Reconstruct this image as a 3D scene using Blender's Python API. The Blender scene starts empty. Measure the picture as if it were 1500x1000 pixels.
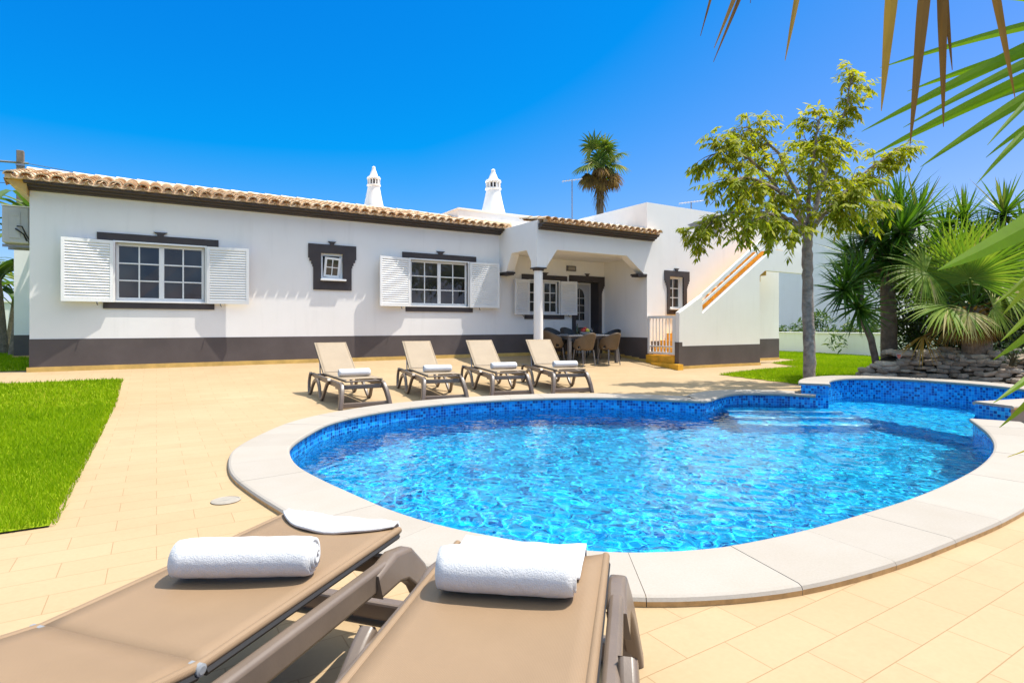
import bpy, bmesh, math, random
import numpy as np
from mathutils import Vector, Matrix
R = math.radians
random.seed(7); rng = np.random.default_rng(7)
scene = bpy.context.scene
COL = scene.collection

# ------------------------------------------------------------------ camera
H = 0.85; F = 840.0; CX = 750.0; HY = 476.0
cd = bpy.data.cameras.new('camera'); cam = bpy.data.objects.new('camera', cd); COL.objects.link(cam)
cam.location = (0, 0, H); cam.rotation_euler = (R(90), 0, R(-31.8))
cd.sensor_width = 36; cd.lens = F / 1500 * 36; cd.shift_y = -24 / 1500; cd.clip_end = 2000; cd.clip_start = 0.05
scene.camera = cam
CF, CR = (0.527, 0.850), (0.850, -0.527)

def ray(px):
    u = (px - CX) / F
    return (CF[0] + CR[0]*u, CF[1] + CR[1]*u)
def at(px, py, D):
    a, b = ray(px); return Vector((a*D, b*D, H - (py-HY)/F*D))
def on_z(px, py, z): return at(px, py, F*(H-z)/(py-HY))
def on_Y(px, py, Y): return at(px, py, Y/ray(px)[1])
def on_X(px, py, X): return at(px, py, X/ray(px)[0])
def g(x, y):
    t = min(1, max(0, (y-10.2)/3.2)); s = min(1, max(0, (x-12.5)/3.5)); s = s*s*(3-2*s)
    return -0.33 + 0.33*t*(1-0.85*s)
def ground(px, py):
    z = -0.2
    for _ in range(60):
        p = on_z(px, py, z); z = 0.6*z + 0.4*g(p.x, p.y)
    return on_z(px, py, z)
ZP = -0.33

# ------------------------------------------------------------------ mesh builder
class MB:
    def __init__(s): s.v=[]; s.f=[]; s.uv={}; s.tint=[]; s.mi=[]; s.cur=0.5; s.m=0
    def face(s, pts, uv=None):
        i=len(s.v); s.v += [tuple(p) for p in pts]; s.f.append(tuple(range(i, i+len(pts))))
        s.tint.append(s.cur); s.mi.append(s.m)
        if uv: s.uv[len(s.f)-1]=uv
    def grid(s, rows, closed=False, uv=None):
        i=len(s.v); n=len(rows[0])
        for r in rows: s.v += [tuple(p) for p in r]
        for a in range(len(rows)-1):
            for b in range(n if closed else n-1):
                c=(b+1)%n
                s.f.append((i+a*n+b, i+a*n+c, i+(a+1)*n+c, i+(a+1)*n+b)); s.tint.append(s.cur); s.mi.append(s.m)
                if uv: s.uv[len(s.f)-1]=[uv(a,b),uv(a,b+1),uv(a+1,b+1),uv(a+1,b)]
    def box(s, a, b, M=None):
        x0,y0,z0=a; x1,y1,z1=b
        p=[Vector(q) for q in ((x0,y0,z0),(x1,y0,z0),(x1,y1,z0),(x0,y1,z0),(x0,y0,z1),(x1,y0,z1),(x1,y1,z1),(x0,y1,z1))]
        if M: p=[M@q for q in p]
        i=len(s.v); s.v += [tuple(q) for q in p]
        for f in ((0,3,2,1),(4,5,6,7),(0,1,5,4),(1,2,6,5),(2,3,7,6),(3,0,4,7)):
            s.f.append(tuple(i+k for k in f)); s.tint.append(s.cur); s.mi.append(s.m)
    def prism(s, poly, fn, a, b):
        """poly: 2D outline, fn(u,v,w)->3D, extruded w from a to b"""
        i=len(s.v); n=len(poly)
        s.v += [tuple(fn(u,v,a)) for u,v in poly] + [tuple(fn(u,v,b)) for u,v in poly]
        s.f.append(tuple(range(i,i+n))[::-1]); s.f.append(tuple(range(i+n,i+2*n)))
        for k in range(n): s.f.append((i+k, i+(k+1)%n, i+n+(k+1)%n, i+n+k))
        s.tint += [s.cur]*(n+2); s.mi += [s.m]*(n+2)
    def ribbon(s, path, w, fn, a, b):
        """thick stroke of width w along a 2D path, extruded"""
        P=[Vector(p) for p in path]; L=[]; Rr=[]
        for k,p in enumerate(P):
            d=(P[min(k+1,len(P)-1)]-P[max(k-1,0)]).normalized(); nn=Vector((-d.y,d.x))
            ww=w[k] if isinstance(w,(list,tuple)) else w
            L.append(p+nn*ww/2); Rr.append(p-nn*ww/2)
        rows=[]
        for k in range(len(P)):
            rows.append([fn(L[k].x,L[k].y,a),fn(L[k].x,L[k].y,b),fn(Rr[k].x,Rr[k].y,b),fn(Rr[k].x,Rr[k].y,a)])
        s.grid(rows, closed=True); s.face(rows[0][::-1]); s.face(rows[-1])
    def tube(s, path, r, n=8, cap=True):
        P=[Vector(p) for p in path]; rows=[]; up=Vector((0,0,1)); prev=None
        for k,p in enumerate(P):
            d=(P[min(k+1,len(P)-1)]-P[max(k-1,0)]).normalized()
            if prev is None:
                a=d.cross(up if abs(d.z)<.95 else Vector((1,0,0))).normalized()
            else:
                a=(prev-d*prev.dot(d)).normalized()
            prev=a; b=d.cross(a); rr=r[k] if isinstance(r,(list,tuple)) else r
            rows.append([p+(a*math.cos(t)+b*math.sin(t))*rr for t in [2*math.pi*j/n for j in range(n)]])
        s.grid(rows, closed=True)
        if cap: s.face(rows[0][::-1]); s.face(rows[-1])
    def lathe(s, prof, c, n=24, cap=True):
        rows=[[Vector((c[0]+r*math.cos(2*math.pi*j/n), c[1]+r*math.sin(2*math.pi*j/n), c[2]+z)) for j in range(n)] for r,z in prof]
        s.grid(rows, closed=True)
        if cap: s.face(rows[0][::-1]); s.face(rows[-1])
    def blade(s, base, d, L, w, nrm, droop=0.0, n=4, fold=0.0, wb=0.6):
        """tapering strap leaf bending down"""
        p=Vector(base); d=Vector(d).normalized(); side=d.cross(Vector(nrm))
        if side.length<1e-4: side=d.cross(Vector((1,.2,.1)))
        side.normalize(); rows=[]
        for k in range(n+1):
            t=k/n; ww=w*(wb+(1-wb)*min(1,t*3))*(1-t)**0.75 if t>.25 else w*(wb+(1-wb)*min(1,t*3))*(1-t*.4)
            if k==n: ww=w*.03
            up=side.cross(d).normalized()
            if fold: rows.append([p-side*ww/2+up*ww*fold, p, p+side*ww/2+up*ww*fold])
            else: rows.append([p-side*ww/2, p+side*ww/2])
            d=(d+Vector((0,0,-1))*droop/n).normalized(); p=p+d*L/n
        s.grid(rows)
    def build(s, name, mat, parent=None, smooth=False, bevel=0, angle=40, solid=0, segs=2):
        me=bpy.data.meshes.new(name)
        off=Vector((0,0,0)); q=parent
        while q is not None: off+=q.location; q=q.parent
        V=[(a-off.x,b-off.y,c-off.z) for a,b,c in s.v] if parent else s.v
        me.from_pydata(V,[],s.f)
        for m in (mat if isinstance(mat,(list,tuple)) else [mat]): me.materials.append(m)
        at_=me.attributes.new('tint','FLOAT','FACE'); at_.data.foreach_set('value',np.array(s.tint,dtype=np.float32))
        if any(s.mi): me.polygons.foreach_set('material_index',np.array(s.mi,dtype=np.int32))
        if s.uv:
            ul=me.uv_layers.new(name='UVMap')
            for pi,uvs in s.uv.items():
                ls=me.polygons[pi].loop_start
                for k,c in enumerate(uvs): ul.data[ls+k].uv=c
        if smooth:
            me.polygons.foreach_set('use_smooth',[True]*len(me.polygons)); me.set_sharp_from_angle(angle=R(angle))
        me.update()
        o=bpy.data.objects.new(name,me); COL.objects.link(o)
        if parent: o.parent=parent
        if solid:
            md=o.modifiers.new('solid','SOLIDIFY'); md.thickness=solid; md.offset=0
        if bevel:
            md=o.modifiers.new('bevel','BEVEL'); md.width=bevel; md.segments=segs; md.limit_method='ANGLE'; md.angle_limit=R(35)
        return o

def tag(o, label=None, cat=None, group=None, kind=None):
    if label: o['label']=label
    if cat: o['category']=cat
    if group: o['group']=group
    if kind: o['kind']=kind
    return o
def empty(name, loc, rz=0):
    o=bpy.data.objects.new(name,None); COL.objects.link(o); o.location=loc; o.rotation_euler=(0,0,rz); o.empty_display_size=.2; return o
def copy_tree(o, parent=None):
    c=o.copy(); COL.objects.link(c); c.parent=parent
    for ch in list(o.children): copy_tree(ch, c)
    return c
XZ = lambda y: (lambda u,v,w: (u,w,v))       # prism in x,z extruded along y
fXZ = lambda u,v,w: (u,w,v)
fYZ = lambda u,v,w: (w,u,v)
fXY = lambda u,v,w: (u,v,w)

# ------------------------------------------------------------------ materials
def lin(c): return tuple((x/12.92 if x<=.04045 else ((x+.055)/1.055)**2.4) for x in (c[0]/255,c[1]/255,c[2]/255))
class N:
    def __init__(s, name):
        s.m=bpy.data.materials.new(name); s.m.use_nodes=True; s.t=s.m.node_tree; s.t.nodes.clear()
        s.out=s.n('ShaderNodeOutputMaterial')
    def n(s, k, **kw):
        x=s.t.nodes.new(k)
        for a,b in kw.items(): setattr(x,a,b)
        return x
    def l(s,a,b): s.t.links.new(a,b)
    def coord(s, kind='Object', scale=(1,1,1), rot=0):
        c=s.n('ShaderNodeTexCoord'); mp=s.n('ShaderNodeMapping'); s.l(c.outputs[kind],mp.inputs['Vector'])
        mp.inputs['Scale'].default_value=scale; mp.inputs['Rotation'].default_value=(0,0,rot); return mp.outputs[0]
    def noise(s, vec, sc, det=4, rough=.6):
        x=s.n('ShaderNodeTexNoise'); s.l(vec,x.inputs['Vector']); x.inputs['Scale'].default_value=sc; x.inputs['Detail'].default_value=det; x.inputs['Roughness'].default_value=rough
        return x.outputs['Fac']
    def ramp(s, fac, stops):
        x=s.n('ShaderNodeValToRGB'); s.l(fac,x.inputs[0]); e=x.color_ramp.elements
        while len(e)<len(stops): e.new(.5)
        for k,(p,c) in enumerate(stops): e[k].position=p; e[k].color=(*c,1)
        return x.outputs[0]
    def mix(s, fac, a, b, mode='MIX'):
        x=s.n('ShaderNodeMix',data_type='RGBA',blend_type=mode)
        for v,i in ((fac,0),(a,6),(b,7)):
            if isinstance(v,(int,float)): x.inputs[i].default_value=v
            elif isinstance(v,tuple): x.inputs[i].default_value=(*v,1)
            else: s.l(v,x.inputs[i])
        return x.outputs[2]
    def math(s, op, a, b=None):
        x=s.n('ShaderNodeMath',operation=op)
        for v,i in ((a,0),(b,1)):
            if v is None: continue
            if isinstance(v,(int,float)): x.inputs[i].default_value=v
            else: s.l(v,x.inputs[i])
        return x.outputs[0]
    def attr(s, name='tint'):
        x=s.n('ShaderNodeAttribute'); x.attribute_name=name; return x.outputs['Fac']
    def bump(s, h, strength=.3, dist=.01):
        x=s.n('ShaderNodeBump'); s.l(h,x.inputs['Height']); x.inputs['Strength'].default_value=strength; x.inputs['Distance'].default_value=dist; return x.outputs[0]
    def pbr(s, col, rough=.6, bump=None, metal=0, spec=.5, **kw):
        b=s.n('ShaderNodeBsdfPrincipled')
        if isinstance(col,tuple): b.inputs['Base Color'].default_value=(*col,1)
        else: s.l(col,b.inputs['Base Color'])
        if isinstance(rough,(int,float)): b.inputs['Roughness'].default_value=rough
        else: s.l(rough,b.inputs['Roughness'])
        b.inputs['Metallic'].default_value=metal; b.inputs['Specular IOR Level'].default_value=spec
        for k,v in kw.items(): b.inputs[k].default_value=v
        if bump is not None: s.l(bump,b.inputs['Normal'])
        s.l(b.outputs[0],s.out.inputs[0]); s.b=b; return s.m

def simple(name, col, rough=.6, var=.12, sc=6, bs=0, bsc=60, spec=.5, bd=.004, metal=0):
    a=N(name); v=a.coord(); nz=a.noise(v,sc,5)
    c0=tuple(x*(1-var) for x in col); c1=tuple(min(1,x*(1+var)) for x in col)
    c=a.ramp(nz,[(.3,c0),(.7,c1)])
    bp=a.bump(a.noise(v,bsc,3),bs,bd) if bs else None
    return a.pbr(c,rough,bp,metal,spec)

M={}
def mk_plaster():
    a=N('white_plaster'); v=a.coord()
    big=a.noise(v,.7,5); c=a.ramp(big,[(.3,(.83,.79,.735)),(.7,(.88,.85,.80))])
    st=a.noise(a.coord('Object',(3,3,.35)),1.6,4); c=a.mix(a.ramp(st,[(.55,(0,0,0)),(.8,(.22,.22,.22))]),c,(.62,.59,.54))
    return a.pbr(c,.85,a.bump(a.noise(v,70,4),.25,.006),spec=.2)
M['plaster']=mk_plaster()
M['dado']=simple('dado_paint',(.105,.085,.078),.7,.16,1.3,.2,60,.3)
M['trim']=simple('trim_paint',(.06,.05,.049),.65,.15,3,.15,60,.3)
M['fascia']=simple('fascia_paint',(.06,.045,.035),.6,.15,3)
M['skirt']=simple('skirting_tile',(.62,.40,.11),.5,.2,4)
M['step']=simple('step_tile',(.78,.41,.03),.5,.25,5)
M['pvc']=simple('white_frame',(.80,.79,.76),.35,.03,3)
M['shutter']=simple('shutter_paint',(.80,.785,.75),.45,.05,3)
M['concrete']=simple('grey_concrete',(.30,.28,.25),.85,.2,3,.3,50)
M['grey_plaster']=simple('grey_render',(.25,.21,.17),.85,.15,3,.3,60)
M['resin']=simple('brown_resin',(.150,.112,.085),.38,.10,8,.08,120,.5)
M['dark_gap']=simple('rubber_and_gap_shade',(.02,.018,.017),.6,.1)  # dark of cables and hoses, also stands in for shade in gaps
M['clip']=simple('grey_clip',(.24,.245,.25),.4,.05)
M['chair']=simple('chair_shell',(.125,.083,.046),.5,.12,10,.1,90)
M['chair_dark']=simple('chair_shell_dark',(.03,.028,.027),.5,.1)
M['table']=simple('table_top',(.16,.15,.145),.4,.1,6)
M['metal']=simple('grey_metal',(.32,.32,.33),.4,.1,metal=.8)
M['ac']=simple('ac_casing',(.50,.49,.46),.45,.06)
M['wood_pole']=simple('weathered_pole',(.20,.155,.115),.9,.2,5,.4,30)
M['bark']=simple('tree_bark',(.27,.215,.165),.9,.45,9,.9,22,.2,.03)
M['palm_bark']=simple('palm_bark',(.23,.165,.115),.9,.35,14,.8,30,.2,.02)
M['yucca_bark']=simple('yucca_bark',(.155,.115,.085),.9,.3,12,.8,40,.2,.02)
M['hedge_core']=simple('twigs',(.05,.045,.02),.9,.3)
M['bottle']=simple('bottle_glass',(.02,.035,.015),.08,.1)
M['red']=simple('red_paint',(.50,.05,.03),.5,.2)
M['terracotta']=simple('terracotta_red',(.42,.10,.07),.7,.3,30)
M['yellow_fruit']=simple('yellow_fruit',(.60,.50,.05),.4,.1)
M['red_fruit']=simple('red_fruit',(.40,.02,.015),.35,.1)
M['green_fruit']=simple('green_fruit',(.25,.40,.04),.35,.1)
M['plate']=simple('place_mat',(.55,.56,.57),.4,.04)
M['shade_lamp']=simple('lamp_housing',(.13,.12,.11),.4,.1)
M['lamp_glass']=simple('lamp_lens',(.33,.30,.25),.3,.1)
M['drain']=simple('drain_lid',(.30,.262,.21),.6,.1,20)
M['door']=simple('door_paint',(.55,.55,.56),.4,.05)

def mk_glass():
    a=N('window_glass'); v=a.coord(); c=a.ramp(a.noise(v,.9,2),[(.35,(.008,.009,.010)),(.65,(.07,.068,.062))])
    return a.pbr(c,.02,a.bump(a.noise(v,2.2,2),.06,.02),spec=.65)
M['glass']=mk_glass()
def mk_clear():
    a=N('clear_glass'); b=a.n('ShaderNodeBsdfGlass'); b.inputs['IOR'].default_value=1.2; a.l(b.outputs[0],a.out.inputs[0]); return a.m
M['clear']=mk_clear()

def mk_roof():
    a=N('clay_roof_tile'); v=a.coord(); t=a.attr()
    c=a.ramp(t,[(0,(.55,.33,.16)),(.35,(.66,.47,.28)),(.7,(.74,.58,.40)),(1,(.62,.39,.20))])
    dirt=a.noise(v,9,6,.7); c=a.mix(a.ramp(dirt,[(.54,(0,0,0)),(.85,(.28,.28,.28))]),c,(.30,.24,.17))
    pale=a.noise(v,3,4); c=a.mix(a.ramp(pale,[(.5,(0,0,0)),(.8,(.5,.5,.5))]),c,(.78,.69,.56))
    return a.pbr(c,.85,a.bump(dirt,.4,.01),spec=.2)
M['roof']=mk_roof()
def mk_patio():
    a=N('patio_tile'); v=a.coord('Object',(1,1,1))
    b=a.n('ShaderNodeTexBrick'); a.l(v,b.inputs['Vector']); b.offset=.5
    for k,x in (('Scale',1),('Mortar Size',.0022),('Mortar Smooth',.2),('Brick Width',.40),('Row Height',.20),('Bias',0)): b.inputs[k].default_value=x
    b.inputs['Color1'].default_value=(.400,.292,.168,1); b.inputs['Color2'].default_value=(.420,.310,.182,1); b.inputs['Mortar'].default_value=(.31,.205,.105,1)
    big=a.noise(v,.55,6,.65); c=a.mix(.75,b.outputs['Color'],a.ramp(big,[(.3,(.86,.82,.76)),(.7,(1.0,1.0,1.0))]),'MULTIPLY')
    fine=a.noise(v,45,4); c=a.mix(.35,c,a.ramp(fine,[(.3,(.86,.84,.80)),(.7,(1,1,1))]),'MULTIPLY')
    st=a.noise(v,2.3,6,.7); c=a.mix(a.ramp(st,[(.56,(0,0,0)),(.76,(.34,.34,.34))]),c,(.30,.205,.115))
    h=a.math('SUBTRACT',a.math('MULTIPLY',fine,.25),b.outputs['Fac'])
    return a.pbr(c,.8,a.bump(h,.35,.004),spec=.25)
M['patio']=mk_patio()
def mk_coping():
    a=N('coping_stone'); v=a.coord(); t=a.attr()
    c=a.ramp(t,[(0,(.340,.305,.264)),(1,(.368,.331,.288))])
    n1=a.noise(v,90,4); c=a.mix(.5,c,a.ramp(n1,[(.35,(.90,.88,.85)),(.65,(1,1,1))]),'MULTIPLY')
    n2=a.noise(v,3,5); c=a.mix(.5,c,a.ramp(n2,[(.3,(.90,.87,.82)),(.7,(1,1,1))]),'MULTIPLY')
    return a.pbr(c,.85,a.bump(n1,.25,.003),spec=.2)
M['coping']=mk_coping()
M['coping_edge']=simple('coping_sand',(.50,.31,.13),.9,.2,20,.3,80)
def mk_mosaic(nm='shaded_blue_mosaic',pale=False):
    a=N(nm); c=a.n('ShaderNodeUVMap'); sc=a.n('ShaderNodeVectorMath',operation='SCALE'); a.l(c.outputs[0],sc.inputs[0]); sc.inputs['Scale'].default_value=1/.042
    fl=a.n('ShaderNodeVectorMath',operation='FLOOR'); a.l(sc.outputs[0],fl.inputs[0]); fr=a.n('ShaderNodeVectorMath',operation='FRACTION'); a.l(sc.outputs[0],fr.inputs[0])
    wn=a.n('ShaderNodeTexWhiteNoise',noise_dimensions='2D'); a.l(fl.outputs[0],wn.inputs['Vector'])
    col=a.ramp(wn.outputs['Value'],[(0,(.004,.05,.25)),(.2,(.006,.085,.38)),(.34,(.006,.19,.58)),(.60,(.008,.27,.68)),(.86,(.015,.37,.76)),(1,(.04,.46,.80))])
    if pale: col=a.ramp(wn.outputs['Value'],[(0,(.004,.16,.48)),(.12,(.005,.28,.66)),(.22,(.006,.46,.83)),(.6,(.008,.58,.91)),(.86,(.02,.62,.94)),(1,(.06,.70,.95))])
    col.node.color_ramp.interpolation='CONSTANT'
    sp=a.n('ShaderNodeSeparateXYZ'); a.l(fr.outputs[0],sp.inputs[0])
    e=lambda o: a.math('ABSOLUTE',a.math('SUBTRACT',o,.5))
    m=a.math('GREATER_THAN',a.math('MAXIMUM',e(sp.outputs[0]),e(sp.outputs[1])),.45)
    cc=a.mix(m,col,(.10,.60,.85) if pale else (.07,.42,.72))
    return a.pbr(cc,.25,None,spec=.5)
M['mosaic']=mk_mosaic(); M['floor_mosaic']=mk_mosaic('sunlit_blue_mosaic',True)  # one tile coloured darker for the shaded walls, brighter for the sunlit floor
def mk_water():
    a=N('pool_water'); b=a.n('ShaderNodeBsdfGlass'); b.inputs['IOR'].default_value=1.33; b.inputs['Roughness'].default_value=0.0; b.inputs['Color'].default_value=(.86,.97,1,1)
    a.l(b.outputs[0],a.out.inputs[0]); return a.m
M['water']=mk_water()
def mk_sling(name,c0):
    a=N(name); v=a.coord()
    w1=a.n('ShaderNodeTexWave',bands_direction='X'); w2=a.n('ShaderNodeTexWave',bands_direction='Y')
    for w in (w1,w2): a.l(v,w.inputs['Vector']); w.inputs['Scale'].default_value=90; w.inputs['Distortion'].default_value=.6
    wv=a.math('MULTIPLY',w1.outputs['Fac'],w2.outputs['Fac'])
    c=a.ramp(wv,[(0,tuple(x*.86 for x in c0)),(1,tuple(x*1.1 for x in c0))])
    n2=a.noise(v,5,5); c=a.mix(.6,c,a.ramp(n2,[(.3,(.86,.85,.84)),(.7,(1,1,1))]),'MULTIPLY')
    return a.pbr(c,.6,a.bump(wv,.25,.001),spec=.35)
M['sling']=mk_sling('taupe_sling',(.268,.176,.100))
M['sling_far']=mk_sling('beige_sling',(.35,.268,.178))
def mk_towel():
    a=N('white_terry'); v=a.coord(); n1=a.noise(v,260,3); n2=a.noise(v,60,4)
    c=a.ramp(n2,[(.3,(.585,.58,.57)),(.7,(.63,.625,.615))])
    h=a.math('ADD',n1,a.math('MULTIPLY',n2,1.2))
    return a.pbr(c,.95,a.bump(h,.45,.004),spec=.1,**{'Sheen Weight':.2})
M['towel']=mk_towel()
def leafmat(name, stops, rough=.45, trans=.35, spec=.4):
    a=N(name); t=a.attr(); v=a.coord(); c=a.ramp(t,stops)
    c=a.mix(.5,c,a.ramp(a.noise(v,14,3),[(.3,(.75,.75,.7)),(.7,(1,1,1))]),'MULTIPLY')
    b=a.n('ShaderNodeBsdfPrincipled'); a.l(c,b.inputs['Base Color']); b.inputs['Roughness'].default_value=rough; b.inputs['Specular IOR Level'].default_value=spec
    tr=a.n('ShaderNodeBsdfTranslucent'); a.l(a.mix(1.0,c,(1.25,1.3,.55),'MULTIPLY'),tr.inputs[0])
    mx=a.n('ShaderNodeMixShader'); mx.inputs[0].default_value=trans; a.l(b.outputs[0],mx.inputs[1]); a.l(tr.outputs[0],mx.inputs[2]); a.l(mx.outputs[0],a.out.inputs[0])
    return a.m
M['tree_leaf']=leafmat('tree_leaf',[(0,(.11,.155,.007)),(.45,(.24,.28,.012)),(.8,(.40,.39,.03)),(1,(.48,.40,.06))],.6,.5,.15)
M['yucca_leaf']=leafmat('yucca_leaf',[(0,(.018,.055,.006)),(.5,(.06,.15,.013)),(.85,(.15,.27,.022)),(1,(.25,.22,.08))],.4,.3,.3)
M['fan_leaf']=leafmat('fan_leaf',[(0,(.06,.13,.010)),(.5,(.14,.25,.02)),(.85,(.26,.34,.04)),(1,(.50,.42,.18))],.5,.45,.25)
M['dry_leaf']=leafmat('dry_leaf',[(0,(.12,.06,.022)),(.5,(.24,.135,.045)),(1,(.50,.31,.06))],.7,.35,.15)
M['near_leaf']=leafmat('near_leaf',[(0,(.07,.16,.008)),(.5,(.16,.28,.012)),(.8,(.30,.34,.015)),(1,(.48,.32,.02))],.45,.6,.3)
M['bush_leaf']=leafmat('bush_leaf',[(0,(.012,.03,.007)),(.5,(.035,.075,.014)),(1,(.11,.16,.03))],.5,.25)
M['banana_leaf']=leafmat('banana_leaf',[(0,(.03,.07,.014)),(.5,(.08,.15,.03)),(1,(.24,.25,.07))],.5,.35)
M['grass']=leafmat('grass_blade',[(0,(.12,.22,.003)),(.5,(.245,.375,.005)),(.85,(.34,.44,.008)),(1,(.42,.40,.04))],.6,.45,.08)
M['lawn']=simple('lawn_soil',(.20,.26,.008),.95,.35,12,.5,40,.1)
M['ground']=simple('ground_earth',(.12,.13,.05),.95,.3,.3,.3,5,.1)
M['soil']=simple('bed_soil',(.05,.035,.022),.95,.4,8,.6,30,.1)
def mk_stone():
    a=N('slate_stone'); v=a.coord(); t=a.attr()
    c=a.ramp(t,[(0,(.12,.09,.065)),(.4,(.30,.23,.165)),(.75,(.46,.37,.28)),(1,(.60,.50,.38))])
    n1=a.noise(v,16,6,.7); c=a.mix(.7,c,a.ramp(n1,[(.3,(.55,.52,.5)),(.7,(1,1,1))]),'MULTIPLY')
    return a.pbr(c,.85,a.bump(n1,.8,.02),spec=.25)
M['stone']=mk_stone()

# ------------------------------------------------------------------ outline of the pool (world coordinates)
ZC, ZR, ZW = -0.285, -0.11, -0.48
low_px=[(1195,578),(1150,575.5),(1100,574.5),(1072,575.5),(1052,579.5),(1040,584),(1028,586),(1000,584.5),(900,581),(820,581),(720,584.5),(620,592.5),(540,604),(480,618),(440,638),(421,652),(418,661),(428,680),(460,699),(510,722.5),(570,748),(650,772),(740,790),(820,803),(900,810),(980,809),(1060,802.5),(1130,790),(1200,773.5),(1270,753),(1340,731),(1400,706),(1445,680),(1463,655),(1452,633),(1425,613)]
low=[on_z(x,y,ZC).xy for x,y in low_px]
raised=[Vector(p) for p in ((9.30,5.22),(9.75,5.50),(10.25,5.68),(10.8,5.68),(11.25,5.38),(11.5,4.75),(11.48,4.0),(11.22,3.35),(10.7,2.92),(10.0,2.80),(9.3,2.92),(8.75,3.06))]
def spline(P, step, closed=False):
    out=[]; n=len(P)
    for k in range(n-1):
        p0=P[max(k-1,0)]; p1=P[k]; p2=P[k+1]; p3=P[min(k+2,n-1)]
        m=max(2,int((p2-p1).length/.02))
        for j in range(m):
            t=j/m
            out.append(.5*((2*p1)+(p2-p0)*t+(2*p0-5*p1+4*p2-p3)*t*t+(3*p1-p0-3*p2+p3)*t*t*t))
    out.append(P[-1])
    # light smoothing then resample
    for _ in range(40):
        out=[out[0]]+[(out[i-1]+out[i]*2+out[i+1])/4 for i in range(1,len(out)-1)]+[out[-1]]
    L=[0]
    for i in range(1,len(out)): L.append(L[-1]+(out[i]-out[i-1]).length)
    m=max(2,round(L[-1]/step)); res=[]; j=0
    for k in range(m+1):
        d=L[-1]*k/m
        while j<len(L)-2 and L[j+1]<d: j+=1
        t=(d-L[j])/max(1e-9,L[j+1]-L[j]); res.append(out[j].lerp(out[j+1],t))
    return res
LOW=spline(low,.05); RAI=spline(raised,.05)
OUT=LOW+RAI[::-1]                                # closed basin outline
if (LOW[-1]-RAI[0]).length<(LOW[-1]-RAI[-1]).length: OUT=LOW+RAI
cen=sum(OUT,Vector((0,0)))/len(OUT)
area=sum(OUT[i].x*OUT[(i+1)%len(OUT)].y-OUT[(i+1)%len(OUT)].x*OUT[i].y for i in range(len(OUT)))/2
def normals(P):
    r=[]
    for i in range(len(P)):
        d=(P[min(i+1,len(P)-1)]-P[max(i-1,0)]).normalized(); r.append(Vector((d.y,-d.x)))
    # outward check
    return r
def outward(P):
    Nn=normals(P)
    for _ in range(12): Nn=[Nn[0]]+[(Nn[i-1]+Nn[i]+Nn[i+1]).normalized() for i in range(1,len(Nn)-1)]+[Nn[-1]]
    s=sum(1 if not inside(P[i]+Nn[i]*.15,OUTnp) else -1 for i in range(0,len(P),3))
    return Nn if s>0 else [-x for x in Nn]
def inside_many(X,Y,poly):
    res=np.zeros(len(X),bool); n=len(poly)
    for i in range(n):
        x0,y0=poly[i]; x1,y1=poly[(i+1)%n]
        if y0==y1: continue
        c=((y0>Y)!=(y1>Y))&(X<(x1-x0)*(Y-y0)/(y1-y0)+x0); res^=c
    return res
def inside(p,poly): return bool(inside_many(np.array([p[0]]),np.array([p[1]]),poly)[0])
OUTnp=[(p.x,p.y) for p in OUT]
NL=outward(LOW); NR=outward(RAI)

# ------------------------------------------------------------------ ground, patio, lawns
def sheet_with_hole(name, mat, rect, z, hole, kind='structure'):
    bm=bmesh.new(); x0,y0,x1,y1=rect
    def loop(P):
        vs=[bm.verts.new((p[0],p[1],z)) for p in P]
        return [bm.edges.new((vs[i],vs[(i+1)%len(vs)])) for i in range(len(vs))]
    e=loop([(x0,y0),(x1,y0),(x1,y1),(x0,y1)])+loop(hole)
    bmesh.ops.triangle_fill(bm,use_beauty=True,use_dissolve=False,edges=e)
    bmesh.ops.recalc_face_normals(bm,faces=bm.faces)
    if sum(f.normal.z for f in bm.faces)<0: bmesh.ops.reverse_faces(bm,faces=bm.faces)
    me=bpy.data.meshes.new(name); bm.to_mesh(me); bm.free(); me.materials.append(mat)
    o=bpy.data.objects.new(name,me); COL.objects.link(o); return tag(o,kind=kind)
# the hole sits a little outside the basin, under the coping
HOLE=[(p.x+n.x*.12,p.y+n.y*.12) for p,n in zip(LOW[6:-6:4],NL[6:-6:4])]
hr=[(p.x+n.x*.12,p.y+n.y*.12) for p,n in zip(RAI[4:-4:4],NR[4:-4:4])]
HOLE=HOLE+(hr if (Vector(HOLE[-1])-Vector(hr[0])).length<(Vector(HOLE[-1])-Vector(hr[-1])).length else hr[::-1])
sheet_with_hole('ground',M['ground'],(-400,-400,500,700),-.40,HOLE)
pat=sheet_with_hole('patio',M['patio'],(-14,-5,26,10.2),ZP,HOLE)
b=MB(); xs=[-14+.5*i for i in range(73)]; ys=[10.2+.2*i for i in range(17)]
b.grid([[ (x,y,g(x,y)) for x in xs] for y in ys]); b.grid([[(x,y,g(x,13.4)) for x in xs] for y in (13.4,14.2)])
tag(b.build('terrace_slope',M['patio'],smooth=True),kind='structure')

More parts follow.
